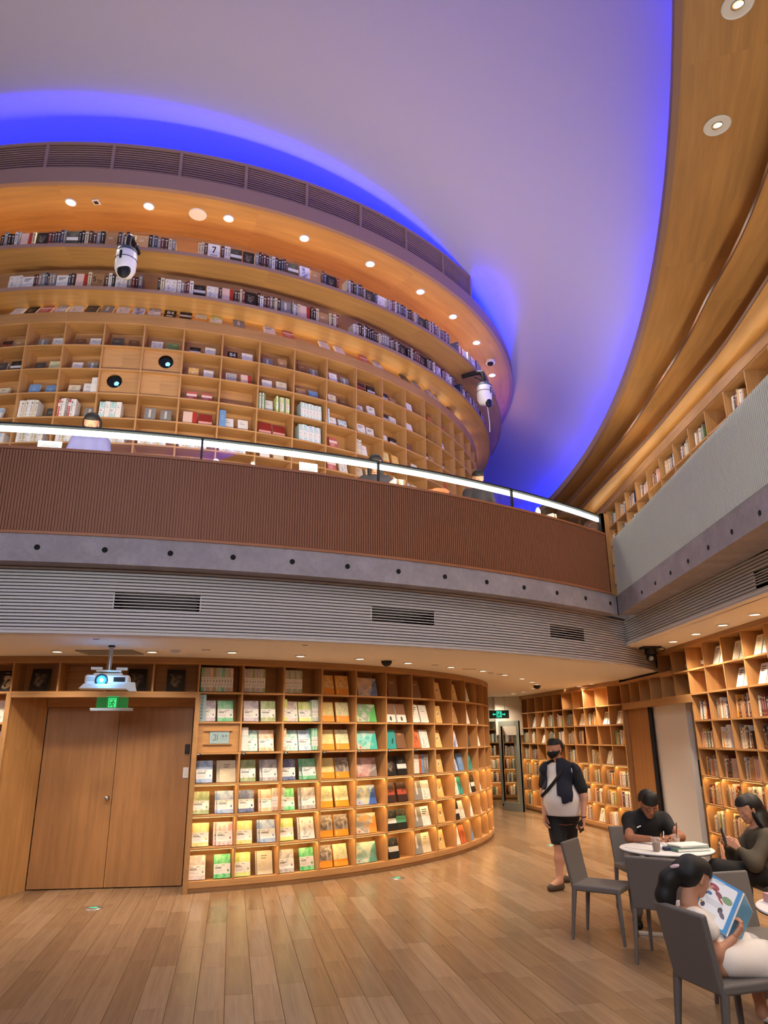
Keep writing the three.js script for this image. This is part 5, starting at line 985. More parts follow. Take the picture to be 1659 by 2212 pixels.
function person(label, base, o) {
  const t = thing('person', label, 'person', base), off = (g) => g.translate(-base[0], -base[1], -base[2]), k = o.head, skin = o.skin ?? M.skin;
  const geos = [blob(o.body, 0.012, 0.035)];
  geos.push(blob([...k.face, B(k.at([0, -0.06, -0.02]), 0.05 * k.s, o.neck, 0.054 * k.s)], 0.005 * Math.max(0.9, k.s), 0.018 * k.s));
  for (const h of o.hands ?? []) geos.push(blob(h, 0.0035, 0.008));
  part('body', off(merge(geos)), skin, t);
  if (o.eyes !== false) part('eyes', off(merge([-1, 1].map((e) => new THREE.SphereGeometry(0.0125 * k.s, 12, 10).scale(1, 0.55, 1).translate(...k.at([e * 0.03, 0.0, 0.077]))))), M.eye, t);
  const worn = {}; for (const c of o.clothes) { const p = part(c.name, off(c.geo ?? blob(c.bones, c.cell ?? 0.013, c.k ?? 0.04, c.cut)), c.mat, c.on ? worn[c.on] : t); worn[c.name] ??= p; if (c.label) p.userData.label = c.label; }
  return t;
}
const shortHair = (k, top = 0.0, line = 0.044) => ({ name: 'hair', mat: M.hair, geo: blob([k.b([0, 0.042, -0.035], 0.09, [0, 0.05 + top, 0.02], 0.084), k.b([0, 0.0, -0.05], 0.07, [0, -0.05, -0.055], 0.045), k.b([-0.03, 0.1 + top, 0.03], 0.035, [0.035, 0.1 + top, 0.03], 0.03)], 0.006, 0.03, (x, y, z) => { const p = k.local(x, y, z); return k.s * Math.min(Math.max(line - p.y + p.x * 0.06, p.z - 0.105), Math.max(p.z + 0.012, -0.2 - p.y), 9) * (p.z > 0.09 && p.y < 0.05 ? 1 : 1); }) });
const fabric = (c, r = 0.85) => std(c, r, { side: THREE.DoubleSide });

// standing man with a mask
{
  const base = [2.1, 0, -9.62], hd = headKit([2.15, 1.585, -9.66], -0.85, 0.06, 1.0), neck = [2.19, 1.42, -9.7];
  const shR = [2.035, 1.337, -9.78], shL = [2.365, 1.325, -9.58], elR = [1.972, 1.06, -9.72], elL = [2.43, 1.03, -9.5], wrR = [1.952, 0.825, -9.62], wrL = [2.375, 0.80, -9.42];
  const hipR = [2.11, 0.84, -9.74], hipL = [2.25, 0.84, -9.63], knR = [2.10, 0.47, -9.57], anR = [2.06, 0.1, -9.53], knL = [2.29, 0.46, -9.86], anL = [2.36, 0.11, -10.1];
  const shirt = [B([2.06, 1.335, -9.77], 0.082, [2.335, 1.325, -9.6], 0.082), B([2.2, 1.26, -9.69], 0.155, [2.155, 1.02, -9.63], 0.182), B([2.155, 1.02, -9.63], 0.182, [2.178, 0.86, -9.68], 0.178), B([2.12, 1.0, -9.7], 0.15, [2.12, 0.88, -9.72], 0.15), B([2.25, 1.0, -9.6], 0.15, [2.25, 0.88, -9.62], 0.15), B([2.19, 1.4, -9.69], 0.066, [2.19, 1.36, -9.69], 0.085)];
  const sf = field(shirt, 0.08), sweaterMask = (x, y, z) => {
    const u = x - 2.19, w = z + 9.69, l = u * 0.855 + w * 0.518, f = -u * 0.518 + w * 0.855, wob = 0.012 * Math.sin(x * 40) + 0.01 * Math.sin(y * 31);
    const yoke = Math.max(1.325 - y, f - 0.02 - Math.abs(l) * 0.25), panel = Math.max(0.985 + (l < 0.09 ? 0.05 : 0) - y + wob, 0.015 + (1.3 - y) * 0.12 - l, l - 0.2 - wob, -0.05 - f), left = Math.max(1.12 - y + wob, -0.26 - l, l + 0.135 + wob, -0.12 - f);
    return Math.min(yoke, panel, left);
  };
  person('standing man in white polo and black shorts with navy sweater and face mask', base, {
    head: hd, neck, hands: [handBones(wrR, [-0.05, -1, 0.15], [0.8, 0, 0.5], 0.5, 1, -1), handBones(wrL, [-0.2, -1, 0.1], [-0.8, 0, 0.2], 0.75, 1, 1)],
    body: [B(neck, 0.055, [2.2, 1.3, -9.7], 0.09), B([2.2, 1.28, -9.7], 0.13, [2.19, 0.9, -9.69], 0.15), B(shR, 0.055, elR, 0.042), B(elR, 0.041, wrR, 0.028), B(shL, 0.055, elL, 0.042), B(elL, 0.041, wrL, 0.028), B(hipR, 0.09, knR, 0.062), B(knR, 0.06, [2.085, 0.34, -9.57], 0.062), B([2.085, 0.34, -9.57], 0.06, anR, 0.037), B(hipL, 0.09, knL, 0.062), B(knL, 0.06, [2.33, 0.33, -9.97], 0.06), B([2.33, 0.33, -9.97], 0.058, anL, 0.037), B(anR, 0.04, [1.94, 0.045, -9.47], 0.034), B(anL, 0.04, [2.26, 0.05, -10.02], 0.034)],
    clothes: [shortHair(hd, 0, 0.06),
      { name: 'polo_shirt', mat: fabric(0xdedad6), k: 0.08, bones: shirt, cut: (x, y) => Math.max(0.81 - y, y - 1.43) },
      { name: 'sleeve', mat: fabric(0x101014), bones: [B([2.045, 1.337, -9.775], 0.078, [1.998, 1.16, -9.745], 0.07)] }, { name: 'sleeve', mat: fabric(0x101014), bones: [B([2.36, 1.33, -9.585], 0.08, [2.412, 1.13, -9.52], 0.074)] },
      { name: 'shorts', mat: fabric(0x0e0e11), k: 0.05, bones: [B([2.14, 0.86, -9.72], 0.16, [2.23, 0.86, -9.65], 0.16), B(hipR, 0.125, [2.1, 0.52, -9.58], 0.1), B(hipL, 0.125, [2.28, 0.52, -9.82], 0.1)], cut: (x, y) => 0.5 - y },
      { name: 'shorts_piping', on: 'shorts', mat: fabric(0x5a2a20), geo: tube([[2.1, 0.72, -9.525], [2.18, 0.715, -9.505], [2.27, 0.725, -9.505]], 0.006) },
      { name: 'sweater', label: 'navy sweater draped over the shoulders', mat: fabric(0x0e1226), geo: nets((x, y, z) => Math.max(sf(x, y, z) - 0.024, sweaterMask(x, y, z)), [1.9, 0.9, -9.98], [2.5, 1.52, -9.36], 0.009) },
      { name: 'bag_strap', mat: fabric(0x0a0a0c), geo: tube([[2.24, 1.39, -9.56], [2.175, 1.33, -9.52], [2.105, 1.25, -9.475], [2.0, 1.13, -9.5], [1.935, 1.04, -9.62]], 0.02, 24, 8) },
      { name: 'face_mask', mat: fabric(0x0b0b0d), k: 0.02, cell: 0.006, bones: [hd.b([-0.03, -0.045, 0.07], 0.04, [0.03, -0.045, 0.07], 0.04), hd.b([0, -0.03, 0.09], 0.03, [0, -0.075, 0.078], 0.034), hd.b([-0.045, -0.035, 0.05], 0.03, [-0.076, -0.01, 0.0], 0.005), hd.b([0.045, -0.035, 0.05], 0.03, [0.076, -0.01, 0.0], 0.005)], cut: (x, y, z) => { const p = hd.local(x, y, z); return p.y + 0.02 - Math.abs(p.x) * 0.2; } },
      { name: 'shoe', mat: std(0x4a3a28, 0.6), k: 0.03, cell: 0.008, bones: [B([2.07, 0.045, -9.55], 0.044, [1.95, 0.04, -9.475], 0.04), B([2.08, 0.035, -9.555], 0.038, [1.93, 0.032, -9.465], 0.036), B([2.075, 0.075, -9.55], 0.03, [2.06, 0.08, -9.54], 0.03)], cut: (x, y) => 0.004 - y }, { name: 'shoe', mat: std(0x4a3a28, 0.6), k: 0.03, cell: 0.008, bones: [B([2.37, 0.045, -10.11], 0.044, [2.25, 0.04, -10.02], 0.04), B([2.38, 0.035, -10.11], 0.038, [2.24, 0.032, -10.01], 0.036), B([2.37, 0.075, -10.1], 0.03, [2.36, 0.08, -10.09], 0.03)], cut: (x, y) => 0.004 - y },
      { name: 'shoe_strap', on: 'shoe', mat: M.white, geo: tube([[2.0, 0.062, -9.53], [1.985, 0.092, -9.495], [1.975, 0.07, -9.45]], 0.005) },
      { name: 'bracelet', mat: M.black, geo: new THREE.TorusGeometry(0.033, 0.006, 8, 20).rotateX(Math.PI / 2).translate(2.378, 0.815, -9.425) }],
  });
  const p = thing('phone', 'black phone in the left hand of the standing man', 'phone', [2.33, 0.715, -9.385], 0.6); const q = part('body', rbox(0.075, 0.15, 0.009, 0.004), M.black, p); q.rotation.set(0.3, 0, 0.5); part('screen', rbox(0.068, 0.14, 0.001, 0.0004, 0, 0, 0.005), M.darkMetal, q);
}
// man writing at the table
{
  const base = [2.68, 0, -8.3], hd = headKit([2.69, 1.075, -7.98], 0.06, 0.55, 1.02), neck = [2.69, 0.97, -8.1];
  const shR = [2.53, 0.905, -8.12], shL = [2.88, 0.905, -8.12], elR = [2.42, 0.775, -7.84], elL = [2.93, 0.78, -7.84], wrR = [2.58, 0.785, -7.66], wrL = [2.775, 0.8, -7.66];
  person('seated man with glasses in a black polo leaning over the table', base, {
    head: hd, neck, skin: M.skinDeep, hands: [handBones(wrR, [0.6, 0.02, 0.5], [0.1, -1, 0.1], 0.4, 0.95, -1), handBones(wrL, [-0.7, 0.1, 0.45], [-0.2, -1, 0.2], 0.6, 0.95, 1)],
    body: [B(neck, 0.056, [2.69, 0.88, -8.14], 0.09), B([2.69, 0.86, -8.16], 0.13, [2.68, 0.55, -8.3], 0.14), B(shR, 0.055, elR, 0.043), B(elR, 0.042, wrR, 0.028), B(shL, 0.055, elL, 0.043), B(elL, 0.042, wrL, 0.028), B([2.58, 0.53, -8.25], 0.085, [2.43, 0.54, -7.78], 0.06), B([2.43, 0.54, -7.78], 0.055, [2.42, 0.1, -7.8], 0.04), B([2.78, 0.53, -8.25], 0.085, [2.82, 0.54, -7.78], 0.06), B([2.82, 0.54, -7.78], 0.055, [2.83, 0.1, -7.85], 0.04)],
    clothes: [shortHair(hd, 0.012),
      { name: 'polo_shirt', label: 'black polo shirt', mat: fabric(0x0d0d10), k: 0.06, bones: [B([2.55, 0.9, -8.13], 0.085, [2.86, 0.9, -8.13], 0.085), B([2.69, 0.86, -8.15], 0.15, [2.68, 0.56, -8.28], 0.165), B(shR, 0.075, [2.465, 0.81, -7.95], 0.064), B(shL, 0.075, [2.905, 0.81, -7.95], 0.064), B([2.69, 0.965, -8.08], 0.075, [2.69, 0.92, -8.1], 0.09)] },
      { name: 'logo', on: 'polo_shirt', mat: M.white, geo: rbox(0.05, 0.012, 0.006, 0.002).rotateZ(0.35).rotateX(-0.4).translate(2.575, 0.86, -7.995) },
      { name: 'trousers', mat: fabric(0x8d8a88), k: 0.05, bones: [B([2.6, 0.53, -8.26], 0.12, [2.76, 0.53, -8.26], 0.12), B([2.58, 0.53, -8.2], 0.1, [2.42, 0.555, -7.75], 0.082), B([2.42, 0.55, -7.76], 0.078, [2.41, 0.14, -7.8], 0.06), B([2.78, 0.53, -8.2], 0.1, [2.82, 0.555, -7.75], 0.08), B([2.82, 0.55, -7.76], 0.076, [2.83, 0.14, -7.84], 0.058)] },
      { name: 'glasses', mat: M.darkMetal, geo: merge([-1, 1].map((e) => new THREE.TorusGeometry(0.024, 0.0022, 6, 24).translate(e * 0.031, 0.0, 0.094)).concat([box(0.014, 0.003, 0.003, 0, 0.004, 0.096), bar([-0.055, 0.004, 0.092], [-0.08, 0.008, 0.0], 0.002), bar([0.055, 0.004, 0.092], [0.08, 0.008, 0.0], 0.002)])).applyMatrix4(hd.m) },
      { name: 'shoe', mat: M.black, k: 0.03, cell: 0.01, bones: [B([2.41, 0.05, -7.82], 0.045, [2.38, 0.04, -7.68], 0.04)], cut: (x, y) => 0.004 - y }, { name: 'shoe', mat: M.black, k: 0.03, cell: 0.01, bones: [B([2.83, 0.05, -7.86], 0.045, [2.84, 0.04, -7.72], 0.04)], cut: (x, y) => 0.004 - y }],
  });
  const pen = thing('pen', 'thin white pen held by the writing man', 'pen', [2.66, 0.8, -7.6]); part('barrel', bar([0, -0.05, 0.03], [0.03, 0.06, -0.02], 0.004), M.white, pen); part('tip', bar([-0.003, -0.058, 0.034], [0, -0.05, 0.03], 0.001, 0.004), M.black, pen);
}
// long-haired woman with a phone
{
  const base = [3.5, 0, -7.3], hd = headKit([3.395, 1.085, -7.3], -1.5, 0.38, 0.98), neck = [3.45, 0.95, -7.3];
  const wr = [3.2, 0.76, -7.17], wr2 = [3.2, 0.76, -7.4];
  person('long-haired woman in an olive jacket looking at her phone', base, {
    head: hd, neck, hands: [handBones(wr, [-0.7, 0.65, -0.3], [0, 0.3, -1], 0.55, 0.88, -1), handBones(wr2, [-0.7, 0.65, 0.3], [0, 0.3, 1], 0.55, 0.88, 1)],
    body: [B(neck, 0.048, [3.47, 0.86, -7.3], 0.08), B([3.48, 0.85, -7.3], 0.11, [3.5, 0.56, -7.3], 0.12), B([3.46, 0.86, -7.14], 0.048, [3.27, 0.66, -7.08], 0.037), B([3.27, 0.66, -7.08], 0.036, wr, 0.024), B([3.5, 0.86, -7.46], 0.048, [3.3, 0.66, -7.52], 0.037), B([3.3, 0.66, -7.52], 0.036, wr2, 0.024), B([3.46, 0.52, -7.22], 0.085, [2.98, 0.6, -7.17], 0.058), B([2.98, 0.6, -7.17], 0.052, [2.88, 0.22, -7.1], 0.036), B([3.46, 0.52, -7.38], 0.085, [3.06, 0.5, -7.4], 0.056), B([3.06, 0.5, -7.4], 0.05, [3.1, 0.1, -7.36], 0.036)],
    clothes: [
      { name: 'hair', mat: M.hair, k: 0.04, cell: 0.009, bones: [hd.b([0, 0.04, -0.035], 0.095, [0, 0.05, 0.015], 0.085), hd.b([0, 0.0, -0.06], 0.085, [0, -0.12, -0.08], 0.075), B([3.45, 1.0, -7.26], 0.07, [3.44, 0.84, -7.18], 0.055), B([3.44, 0.84, -7.18], 0.055, [3.36, 0.7, -7.12], 0.03), B([3.5, 1.0, -7.32], 0.075, [3.54, 0.8, -7.32], 0.06)], cut: (x, y, z) => { const p = hd.local(x, y, z); return p.z > 0.02 ? Math.min(p.z - 0.02, 0.055 - p.y) : p.z - 0.02; } },
      { name: 'jacket', mat: fabric(0x4a4234), k: 0.06, bones: [B([3.47, 0.85, -7.16], 0.075, [3.51, 0.85, -7.44], 0.075), B([3.48, 0.82, -7.3], 0.13, [3.5, 0.56, -7.3], 0.15), B([3.46, 0.85, -7.13], 0.072, [3.27, 0.655, -7.07], 0.064), B([3.27, 0.655, -7.07], 0.062, [3.21, 0.74, -7.15], 0.042), B([3.5, 0.85, -7.47], 0.072, [3.3, 0.655, -7.53], 0.064), B([3.3, 0.655, -7.53], 0.062, [3.21, 0.74, -7.42], 0.042), B([3.5, 0.56, -7.2], 0.12, [3.53, 0.44, -7.16], 0.1)] },
      { name: 'trousers', mat: fabric(0x0c0c0e), k: 0.05, bones: [B([3.47, 0.53, -7.22], 0.115, [3.47, 0.53, -7.38], 0.115), B([3.46, 0.53, -7.22], 0.1, [2.98, 0.605, -7.17], 0.075), B([2.98, 0.6, -7.17], 0.07, [2.89, 0.26, -7.1], 0.052), B([3.46, 0.52, -7.38], 0.1, [3.05, 0.5, -7.4], 0.075), B([3.05, 0.5, -7.4], 0.07, [3.1, 0.12, -7.36], 0.052)] },
      { name: 'shoe', mat: M.white, k: 0.03, cell: 0.01, bones: [B([2.88, 0.2, -7.1], 0.042, [2.78, 0.14, -7.07], 0.036)] }, { name: 'shoe', mat: M.white, k: 0.03, cell: 0.01, bones: [B([3.12, 0.05, -7.36], 0.042, [2.99, 0.04, -7.35], 0.036)], cut: (x, y) => 0.004 - y }],
  });
  const p = thing('phone', 'dark phone held up by the long-haired woman', 'phone', [3.12, 0.85, -7.28]); const b = part('body', rbox(0.075, 0.15, 0.009, 0.004), M.black, p, [0, 0, 0], [-0.5, 1.4, 0]); const s = part('screen', rbox(0.068, 0.14, 0.001, 0.0004, 0, 0, 0.0052), glow(0x9fb4c8, 0.5), p, [0, 0, 0], [-0.5, 1.4, 0]);
}
// girl with a picture book
{
  const base = [1.9, 0, -4.74], hd = headKit([1.845, 0.935, -4.8], 1.95, 0.4, 0.93), neck = [1.79, 0.80, -4.78];
  const shR = [1.80, 0.735, -4.645], shL = [1.785, 0.735, -4.91], elR = [1.85, 0.572, -4.62], wrR = [1.985, 0.645, -4.665], elL = [1.85, 0.6, -5.0], wrL = [1.935, 0.72, -4.95];
  const dress = fabric(0xe6dcd2), gv = [0.954, -0.30], G = (f, y, l) => [1.86 + gv[0] * f - gv[1] * -l * 1, y, -4.72 + gv[1] * f + gv[0] * -l];
  person('girl with a ponytail in a white dress reading a picture book', base, {
    head: hd, neck, skin: M.skin, hands: [handBones(wrR, [0.7, 0.62, -0.1], [-0.4, 0.5, -0.6], 0.75, 0.78, -1), handBones(wrL, [0.3, 0.8, 0.15], [0.5, -0.2, 0.7], 0.6, 0.75, 1)],
    body: [B(neck, 0.036, [1.79, 0.74, -4.78], 0.06), B([1.8, 0.72, -4.78], 0.08, [1.86, 0.54, -4.73], 0.09), B(shR, 0.036, elR, 0.03), B(elR, 0.03, wrR, 0.021), B(shL, 0.036, elL, 0.03), B(elL, 0.03, wrL, 0.021), B([1.89, 0.51, -4.66], 0.065, [2.17, 0.5, -4.75], 0.047), B([2.17, 0.5, -4.75], 0.042, [2.22, 0.2, -4.76], 0.03), B([1.89, 0.51, -4.8], 0.065, [2.14, 0.5, -4.89], 0.047), B([2.14, 0.5, -4.89], 0.042, [2.19, 0.2, -4.9], 0.03), B([2.22, 0.2, -4.76], 0.03, [2.28, 0.16, -4.78], 0.026), B([2.19, 0.2, -4.9], 0.03, [2.25, 0.16, -4.92], 0.026)],
    clothes: [
      { name: 'hair', mat: M.hair, k: 0.035, cell: 0.006, bones: [hd.b([0, 0.035, -0.035], 0.094, [0, 0.045, 0.02], 0.088), hd.b([0, -0.01, -0.05], 0.07, [0, -0.04, -0.045], 0.05), hd.b([0, 0.06, 0.06], 0.05, [0, 0.03, 0.083], 0.03), B([1.755, 0.985, -4.79], 0.04, [1.7, 0.92, -4.82], 0.05), B([1.7, 0.92, -4.82], 0.05, [1.672, 0.83, -4.83], 0.055), B([1.672, 0.83, -4.83], 0.052, [1.68, 0.74, -4.82], 0.035), B([1.68, 0.74, -4.82], 0.034, [1.69, 0.695, -4.81], 0.012)], cut: (x, y, z) => { const p = hd.local(x, y, z); return Math.min(Math.max(0.03 - p.y, p.z > -0.02 ? 0.02 : p.z + 0.0), 1) > 0 && p.z > -0.012 && p.y < 0.032 ? 0.02 : -1; } },
      { name: 'hair_tie', on: 'hair', mat: std(0xd8b8c0, 0.5), geo: new THREE.TorusGeometry(0.036, 0.012, 8, 20).rotateX(1.2).translate(1.752, 0.99, -4.79) },
      { name: 'dress', mat: dress, k: 0.05, cell: 0.01, bones: [B([1.795, 0.735, -4.69], 0.048, [1.785, 0.735, -4.87], 0.048), B([1.805, 0.71, -4.78], 0.08, [1.87, 0.56, -4.73], 0.09), B([1.9, 0.54, -4.68], 0.085, [2.18, 0.53, -4.74], 0.085), B([1.86, 0.55, -4.8], 0.1, [2.16, 0.53, -4.9], 0.085), B([1.94, 0.52, -4.64], 0.06, [2.2, 0.49, -4.7], 0.065), B([2.15, 0.5, -4.72], 0.085, [2.24, 0.38, -4.75], 0.06), B([2.15, 0.5, -4.86], 0.085, [2.22, 0.38, -4.9], 0.06)] },
      { name: 'ruffle_sleeve', on: 'dress', mat: dress, k: 0.02, cell: 0.007, bones: [B([1.8, 0.745, -4.66], 0.048, [1.83, 0.69, -4.63], 0.055), B([1.8, 0.7, -4.62], 0.02, [1.86, 0.675, -4.66], 0.022), B([1.84, 0.67, -4.6], 0.02, [1.87, 0.69, -4.65], 0.018)] }, { name: 'ruffle_sleeve', on: 'dress', mat: dress, k: 0.02, cell: 0.007, bones: [B([1.785, 0.745, -4.91], 0.045, [1.815, 0.69, -4.95], 0.05)] },
      { name: 'shoe', mat: M.white, k: 0.03, cell: 0.01, bones: [B([2.23, 0.19, -4.76], 0.036, [2.31, 0.15, -4.785], 0.032)] }, { name: 'shoe', mat: M.white, k: 0.03, cell: 0.01, bones: [B([2.2, 0.19, -4.9], 0.036, [2.28, 0.15, -4.93], 0.032)] }],
  });
  // open picture book: left leaf towards us, right leaf folded back at the spine
  const page = textTex(512, 704, '#3f8fcf', (g) => {
    g.fillStyle = '#3f8fcf'; g.fillRect(0, 0, 512, 704); g.fillStyle = '#e9ebf2'; g.beginPath(); g.roundRect(34, 40, 420, 630, 24); g.fill(); g.fillStyle = '#c9d4e8'; g.beginPath(); g.roundRect(110, 30, 150, 40, 18); g.fill();
    const e = (c, x, y, a, b, r = 0) => { g.fillStyle = c; g.beginPath(); g.ellipse(x, y, a, b, r, 0, 7); g.fill(); };
    e('#a5475a', 150, 150, 72, 40, 0.2); e('#d8a08a', 120, 180, 40, 30); e('#7a3a4a', 170, 190, 50, 16, 0.3); e('#8a4a5a', 240, 230, 60, 34, 0.5); e('#7fa07a', 370, 250, 76, 52, 0.2); e('#4a76b0', 120, 270, 36, 24); e('#3a3a44', 70, 290, 22, 18); e('#a8503a', 290, 300, 56, 14, 0.6);
    g.fillStyle = '#9aa0b0'; for (let i = 0; i < 5; i++) g.fillRect(90 + i * 6, 340 + i * 18, 260 - i * 10, 5); e('#4a4450', 330, 430, 34, 44); e('#6a6474', 370, 480, 60, 30, 0.8); e('#3a3a50', 90, 470, 30, 40); e('#caa84a', 60, 440, 20, 16); for (let i = 0; i < 6; i++) g.fillRect(90, 530 + i * 14, 220, 4); e('#33303a', 250, 640, 60, 16, 0.3); e('#b0453a', 150, 650, 18, 14);
  });
  const TL = V(1.971, 0.941, -4.83), TR = V(2.106, 0.859, -4.75), BR = V(1.924, 0.641, -4.66), ux = TR.clone().sub(TL), uy = TR.clone().sub(BR), w = 0.2, h = 0.28;
  const t = thing('picture_book', 'open blue picture book held up by the girl', 'book', [0, 0, 0]);
  const Y = uy.clone().normalize(), X = ux.clone().addScaledVector(Y, -ux.dot(Y)).normalize(), N = X.clone().cross(Y);
  const c = TR.clone().addScaledVector(X, -w / 2).addScaledVector(Y, -h / 2), m4 = new THREE.Matrix4().makeBasis(X, Y, N).setPosition(c);
  t.position.copy(c);
  const m0 = m4.clone().setPosition(0, 0, 0);
  part('left_cover', rbox(w + 0.008, h + 0.008, 0.004, 0.001, 0, 0, -0.009).applyMatrix4(m0), std(0x3f8fcf, 0.5), t); part('left_pages', box(w, h, 0.012, 0, 0, -0.001).applyMatrix4(m0), M.white, t);
  part('left_print', new THREE.PlaneGeometry(w, h).translate(0, 0, 0.0056).applyMatrix4(m0), std(0xffffff, 0.5, { map: page }), t);
  const fold = new THREE.Matrix4().makeTranslation(w / 2, 0, 0).multiply(new THREE.Matrix4().makeRotationY(1.2)).multiply(new THREE.Matrix4().makeTranslation(w / 2, 0, 0)); fold.premultiply(m0);
  part('right_cover', rbox(w, h + 0.008, 0.004, 0.001, 0, 0, -0.014).applyMatrix4(fold), std(0x3f8fcf, 0.5), t); part('right_pages', box(w - 0.01, h, 0.02, 0, 0, -0.002).applyMatrix4(fold), M.white, t);
  part('right_print', new THREE.PlaneGeometry(w * 0.9, h * 0.96).translate(0, 0, 0.0092).applyMatrix4(fold), std(0x5fa8d8, 0.5), t);
}
// people on the upper gallery behind the railing, and one in the side room
function upright(label, base, yaw, headC, top, pants, hairLong, pitch = 0.4, h = 1.66) {
  const s = h / 1.7, hd = headKit(headC, yaw, pitch, 0.98), fx = Math.sin(yaw), fz = Math.cos(yaw), rx = fz, rz = -fx, y0 = base[1];
  const P = (r, y, f) => [base[0] + rx * r + fx * f, y0 + y * s, base[2] + rz * r + fz * f], neck = [headC[0] - fx * 0.05, headC[1] - 0.14, headC[2] - fz * 0.05], dn = headC[1] - 0.22 - y0;
  const Q = (r, y, f) => [neck[0] + rx * r + fx * f, neck[1] + y, neck[2] + rz * r + fz * f];
  const wr = [-1, 1].map((e) => Q(e * 0.16, -0.36, 0.3));
  return person(label, base, {
    head: hd, neck, hands: [handBones(wr[0], [fx, 0, fz], [0, -1, 0], 0.4, 0.9, 1), handBones(wr[1], [fx, 0, fz], [0, -1, 0], 0.4, 0.9, -1)],
    body: [B(neck, 0.05, Q(0, -0.1, -0.01), 0.08), B(Q(0, -0.12, -0.02), 0.11, P(0, 0.92, 0), 0.12), ...[-1, 1].flatMap((e) => [B(Q(e * 0.16, -0.08, -0.01), 0.048, Q(e * 0.22, -0.33, 0.06), 0.038), B(Q(e * 0.22, -0.33, 0.06), 0.036, wr[(e + 1) / 2], 0.025), B(P(e * 0.09, 0.9, 0), 0.08, P(e * 0.09, 0.48, 0.02), 0.056), B(P(e * 0.09, 0.48, 0.02), 0.052, P(e * 0.09, 0.09, -0.02), 0.036), B(P(e * 0.09, 0.05, -0.03), 0.036, P(e * 0.1, 0.04, 0.12), 0.03)])],
    clothes: [hairLong ? { name: 'hair', mat: M.hair, k: 0.04, cell: 0.009, bones: [hd.b([0, 0.04, -0.035], 0.094, [0, 0.05, 0.015], 0.086), hd.b([-0.06, 0.0, -0.04], 0.05, [-0.075, -0.2, -0.03], 0.035), hd.b([0.06, 0.0, -0.04], 0.05, [0.075, -0.2, -0.03], 0.035), hd.b([0, 0, -0.06], 0.07, [0, -0.2, -0.08], 0.06)], cut: (x, y, z) => { const p = hd.local(x, y, z); return p.z > 0.005 && p.y < 0.045 ? 0.02 : -1; } } : shortHair(hd),
      { name: 'shirt', mat: fabric(top), k: 0.06, bones: [B(Q(-0.13, -0.08, -0.01), 0.07, Q(0.13, -0.08, -0.01), 0.07), B(Q(0, -0.12, -0.02), 0.13, P(0, 0.95, 0), 0.135), ...[-1, 1].flatMap((e) => [B(Q(e * 0.16, -0.08, -0.01), 0.065, Q(e * 0.22, -0.33, 0.06), 0.054), B(Q(e * 0.22, -0.33, 0.06), 0.052, Q(e * 0.17, -0.355, 0.26), 0.042)])] },
      { name: 'trousers', mat: fabric(pants), k: 0.05, bones: [B(P(-0.05, 0.92, 0), 0.13, P(0.05, 0.92, 0), 0.13), ...[-1, 1].flatMap((e) => [B(P(e * 0.09, 0.88, 0), 0.1, P(e * 0.09, 0.48, 0.02), 0.075), B(P(e * 0.09, 0.48, 0.02), 0.072, P(e * 0.09, 0.12, -0.02), 0.06)])] },
      { name: 'shoes', mat: M.black, cell: 0.012, k: 0.02, bones: [-1, 1].map((e) => B(P(e * 0.09, 0.045, -0.04), 0.045, P(e * 0.1, 0.04, 0.12), 0.04)), cut: (x, y) => y0 + 0.003 - y }],
  });
}
upright('dark-haired reader in a blue and white top behind the left glass railing', [-3.48, HT, -8.0], 0.25, [-3.46, 5.33, -7.86], 0x6d6f9c, 0x22242c, true, 0.5);
upright('reader with black hair behind the middle of the glass railing', [-0.1, HT, -9.05], 0.0, [-0.11, 5.2, -8.92], 0x2a2a30, 0x1c1c22, true, 0.45, 1.55);
upright('reader with black hair behind the right part of the glass railing', [1.42, HT, -10.22], 0.1, [1.4, 5.41, -10.1], 0x24242a, 0x1c1c22, false, 0.45, 1.72);
upright('person in dark clothes half hidden behind the pale partition', [5.2, 0, -12.45], -0.6, [5.18, 1.5, -12.4], 0x141416, 0xb89a78, true, 0.3, 1.64);
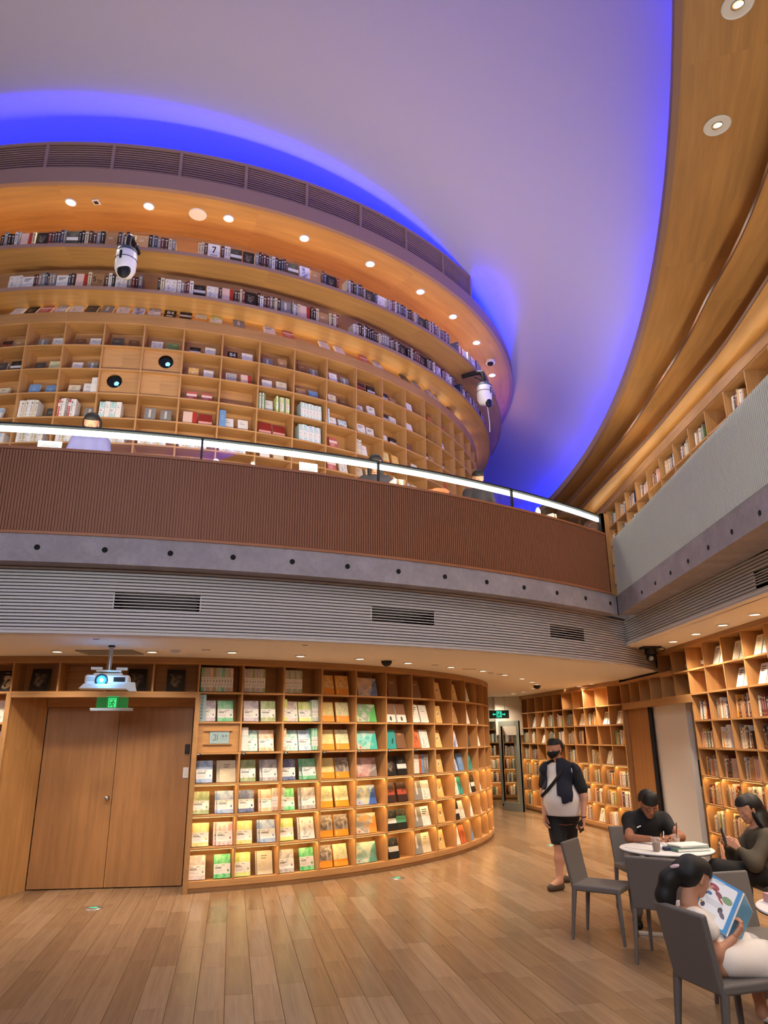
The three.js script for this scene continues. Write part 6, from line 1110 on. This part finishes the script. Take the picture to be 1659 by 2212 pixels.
// things on the reading counter
{
  const on = (deg, back) => { const f = beamPath.at(arcS(beamPath, deg)); return [[f.x - f.nx * back, HW - 0.029, f.z - f.nz * back], f.turn]; };
  const [p1, t1] = on(59.6, 0.28), bag = thing('orange_bag', 'orange and black bag lying on the reading counter behind the glass', 'bag', p1, t1);
  part('bag_body', blob([B([-0.16, 0.07, 0], 0.07, [0.1, 0.1, 0], 0.08), B([0.0, 0.12, 0], 0.06, [0.12, 0.13, 0], 0.06)], 0.012, 0.05, (x, y) => 0.003 - y), std(0xd8703a, 0.7), bag); part('flap', blob([B([0.15, 0.09, 0.01], 0.075, [0.2, 0.08, 0], 0.07)], 0.012, 0.03, (x, y) => 0.003 - y), M.black, bag);
  [[67.6, 'white sheet of notes propped behind the glass beside the second post', 0.22, 0.2], [80.0, 'white sheet of notes propped behind the glass at the far left', 0.24, 0.17]].forEach(([d, l, w, h]) => { const [p, t] = on(d, 0.16), o = thing('paper_sheet', l, 'paper', p, t); const m = part('sheet', rbox(w, h, 0.003, 0.001, 0, h / 2, 0), M.white, o, [0, 0.002, 0], [-0.1, 0, 0]); const q = part('print', merge([0, 1, 2, 3, 4, 5, 6].map((i) => box(w * 0.75, 0.004, 0.001, 0, h * 0.85 - i * h * 0.11, 0.0022))), M.grey, o, [0, 0.002, 0], [-0.1, 0, 0]); });
  const lathe = (pts) => new THREE.LatheGeometry(pts.map((p) => new THREE.Vector2(...p)), 24);
  [[72.3, 'white mug with a brown band on the counter right of the first post', 0.05, 0.12], [65.0, 'white bowl on the counter left of the second post', 0.075, 0.09], [51.8, 'white bottle on the counter before the third reader', 0.04, 0.2], [48.6, 'round white cup at the right end of the counter', 0.06, 0.12]].forEach(([d, l, r, h]) => { const [p, t] = on(d, 0.2), o = thing('counter_vessel', l, 'vessel', p, t); part('vessel', lathe([[0, 0.002], [r * 0.7, 0.002], [r, h * 0.5], [r * 0.9, h * 0.8], [r * 0.45, h], [r * 0.4, h], [0, h * 0.98]]), M.plasticWhite, o); part('band', new THREE.CylinderGeometry(r * 1.01, r * 1.01, h * 0.1, 24, 1, true).translate(0, h * 0.5, 0), M.grey, o); });
  [[62.2, 'stack of brown and white books on the counter right of second post', 5], [50.2, 'open brown book leaning on the counter near third post', 3]].forEach(([d, l, n]) => { const [p, t] = on(d, 0.24), o = thing('book_pile', l, 'books', p, t); for (let i = 0; i < n; i++) part('volume', rbox(0.03, 0.17, 0.13, 0.003, (i - n / 2) * 0.034, 0.088, 0), [M.white, std(0x8a6a4a, 0.6), std(0xcbb894, 0.6)][i % 3], o, [0, 0, 0], [0, 0, i * 0.02]); });
}
renderer.render(scene, camera);
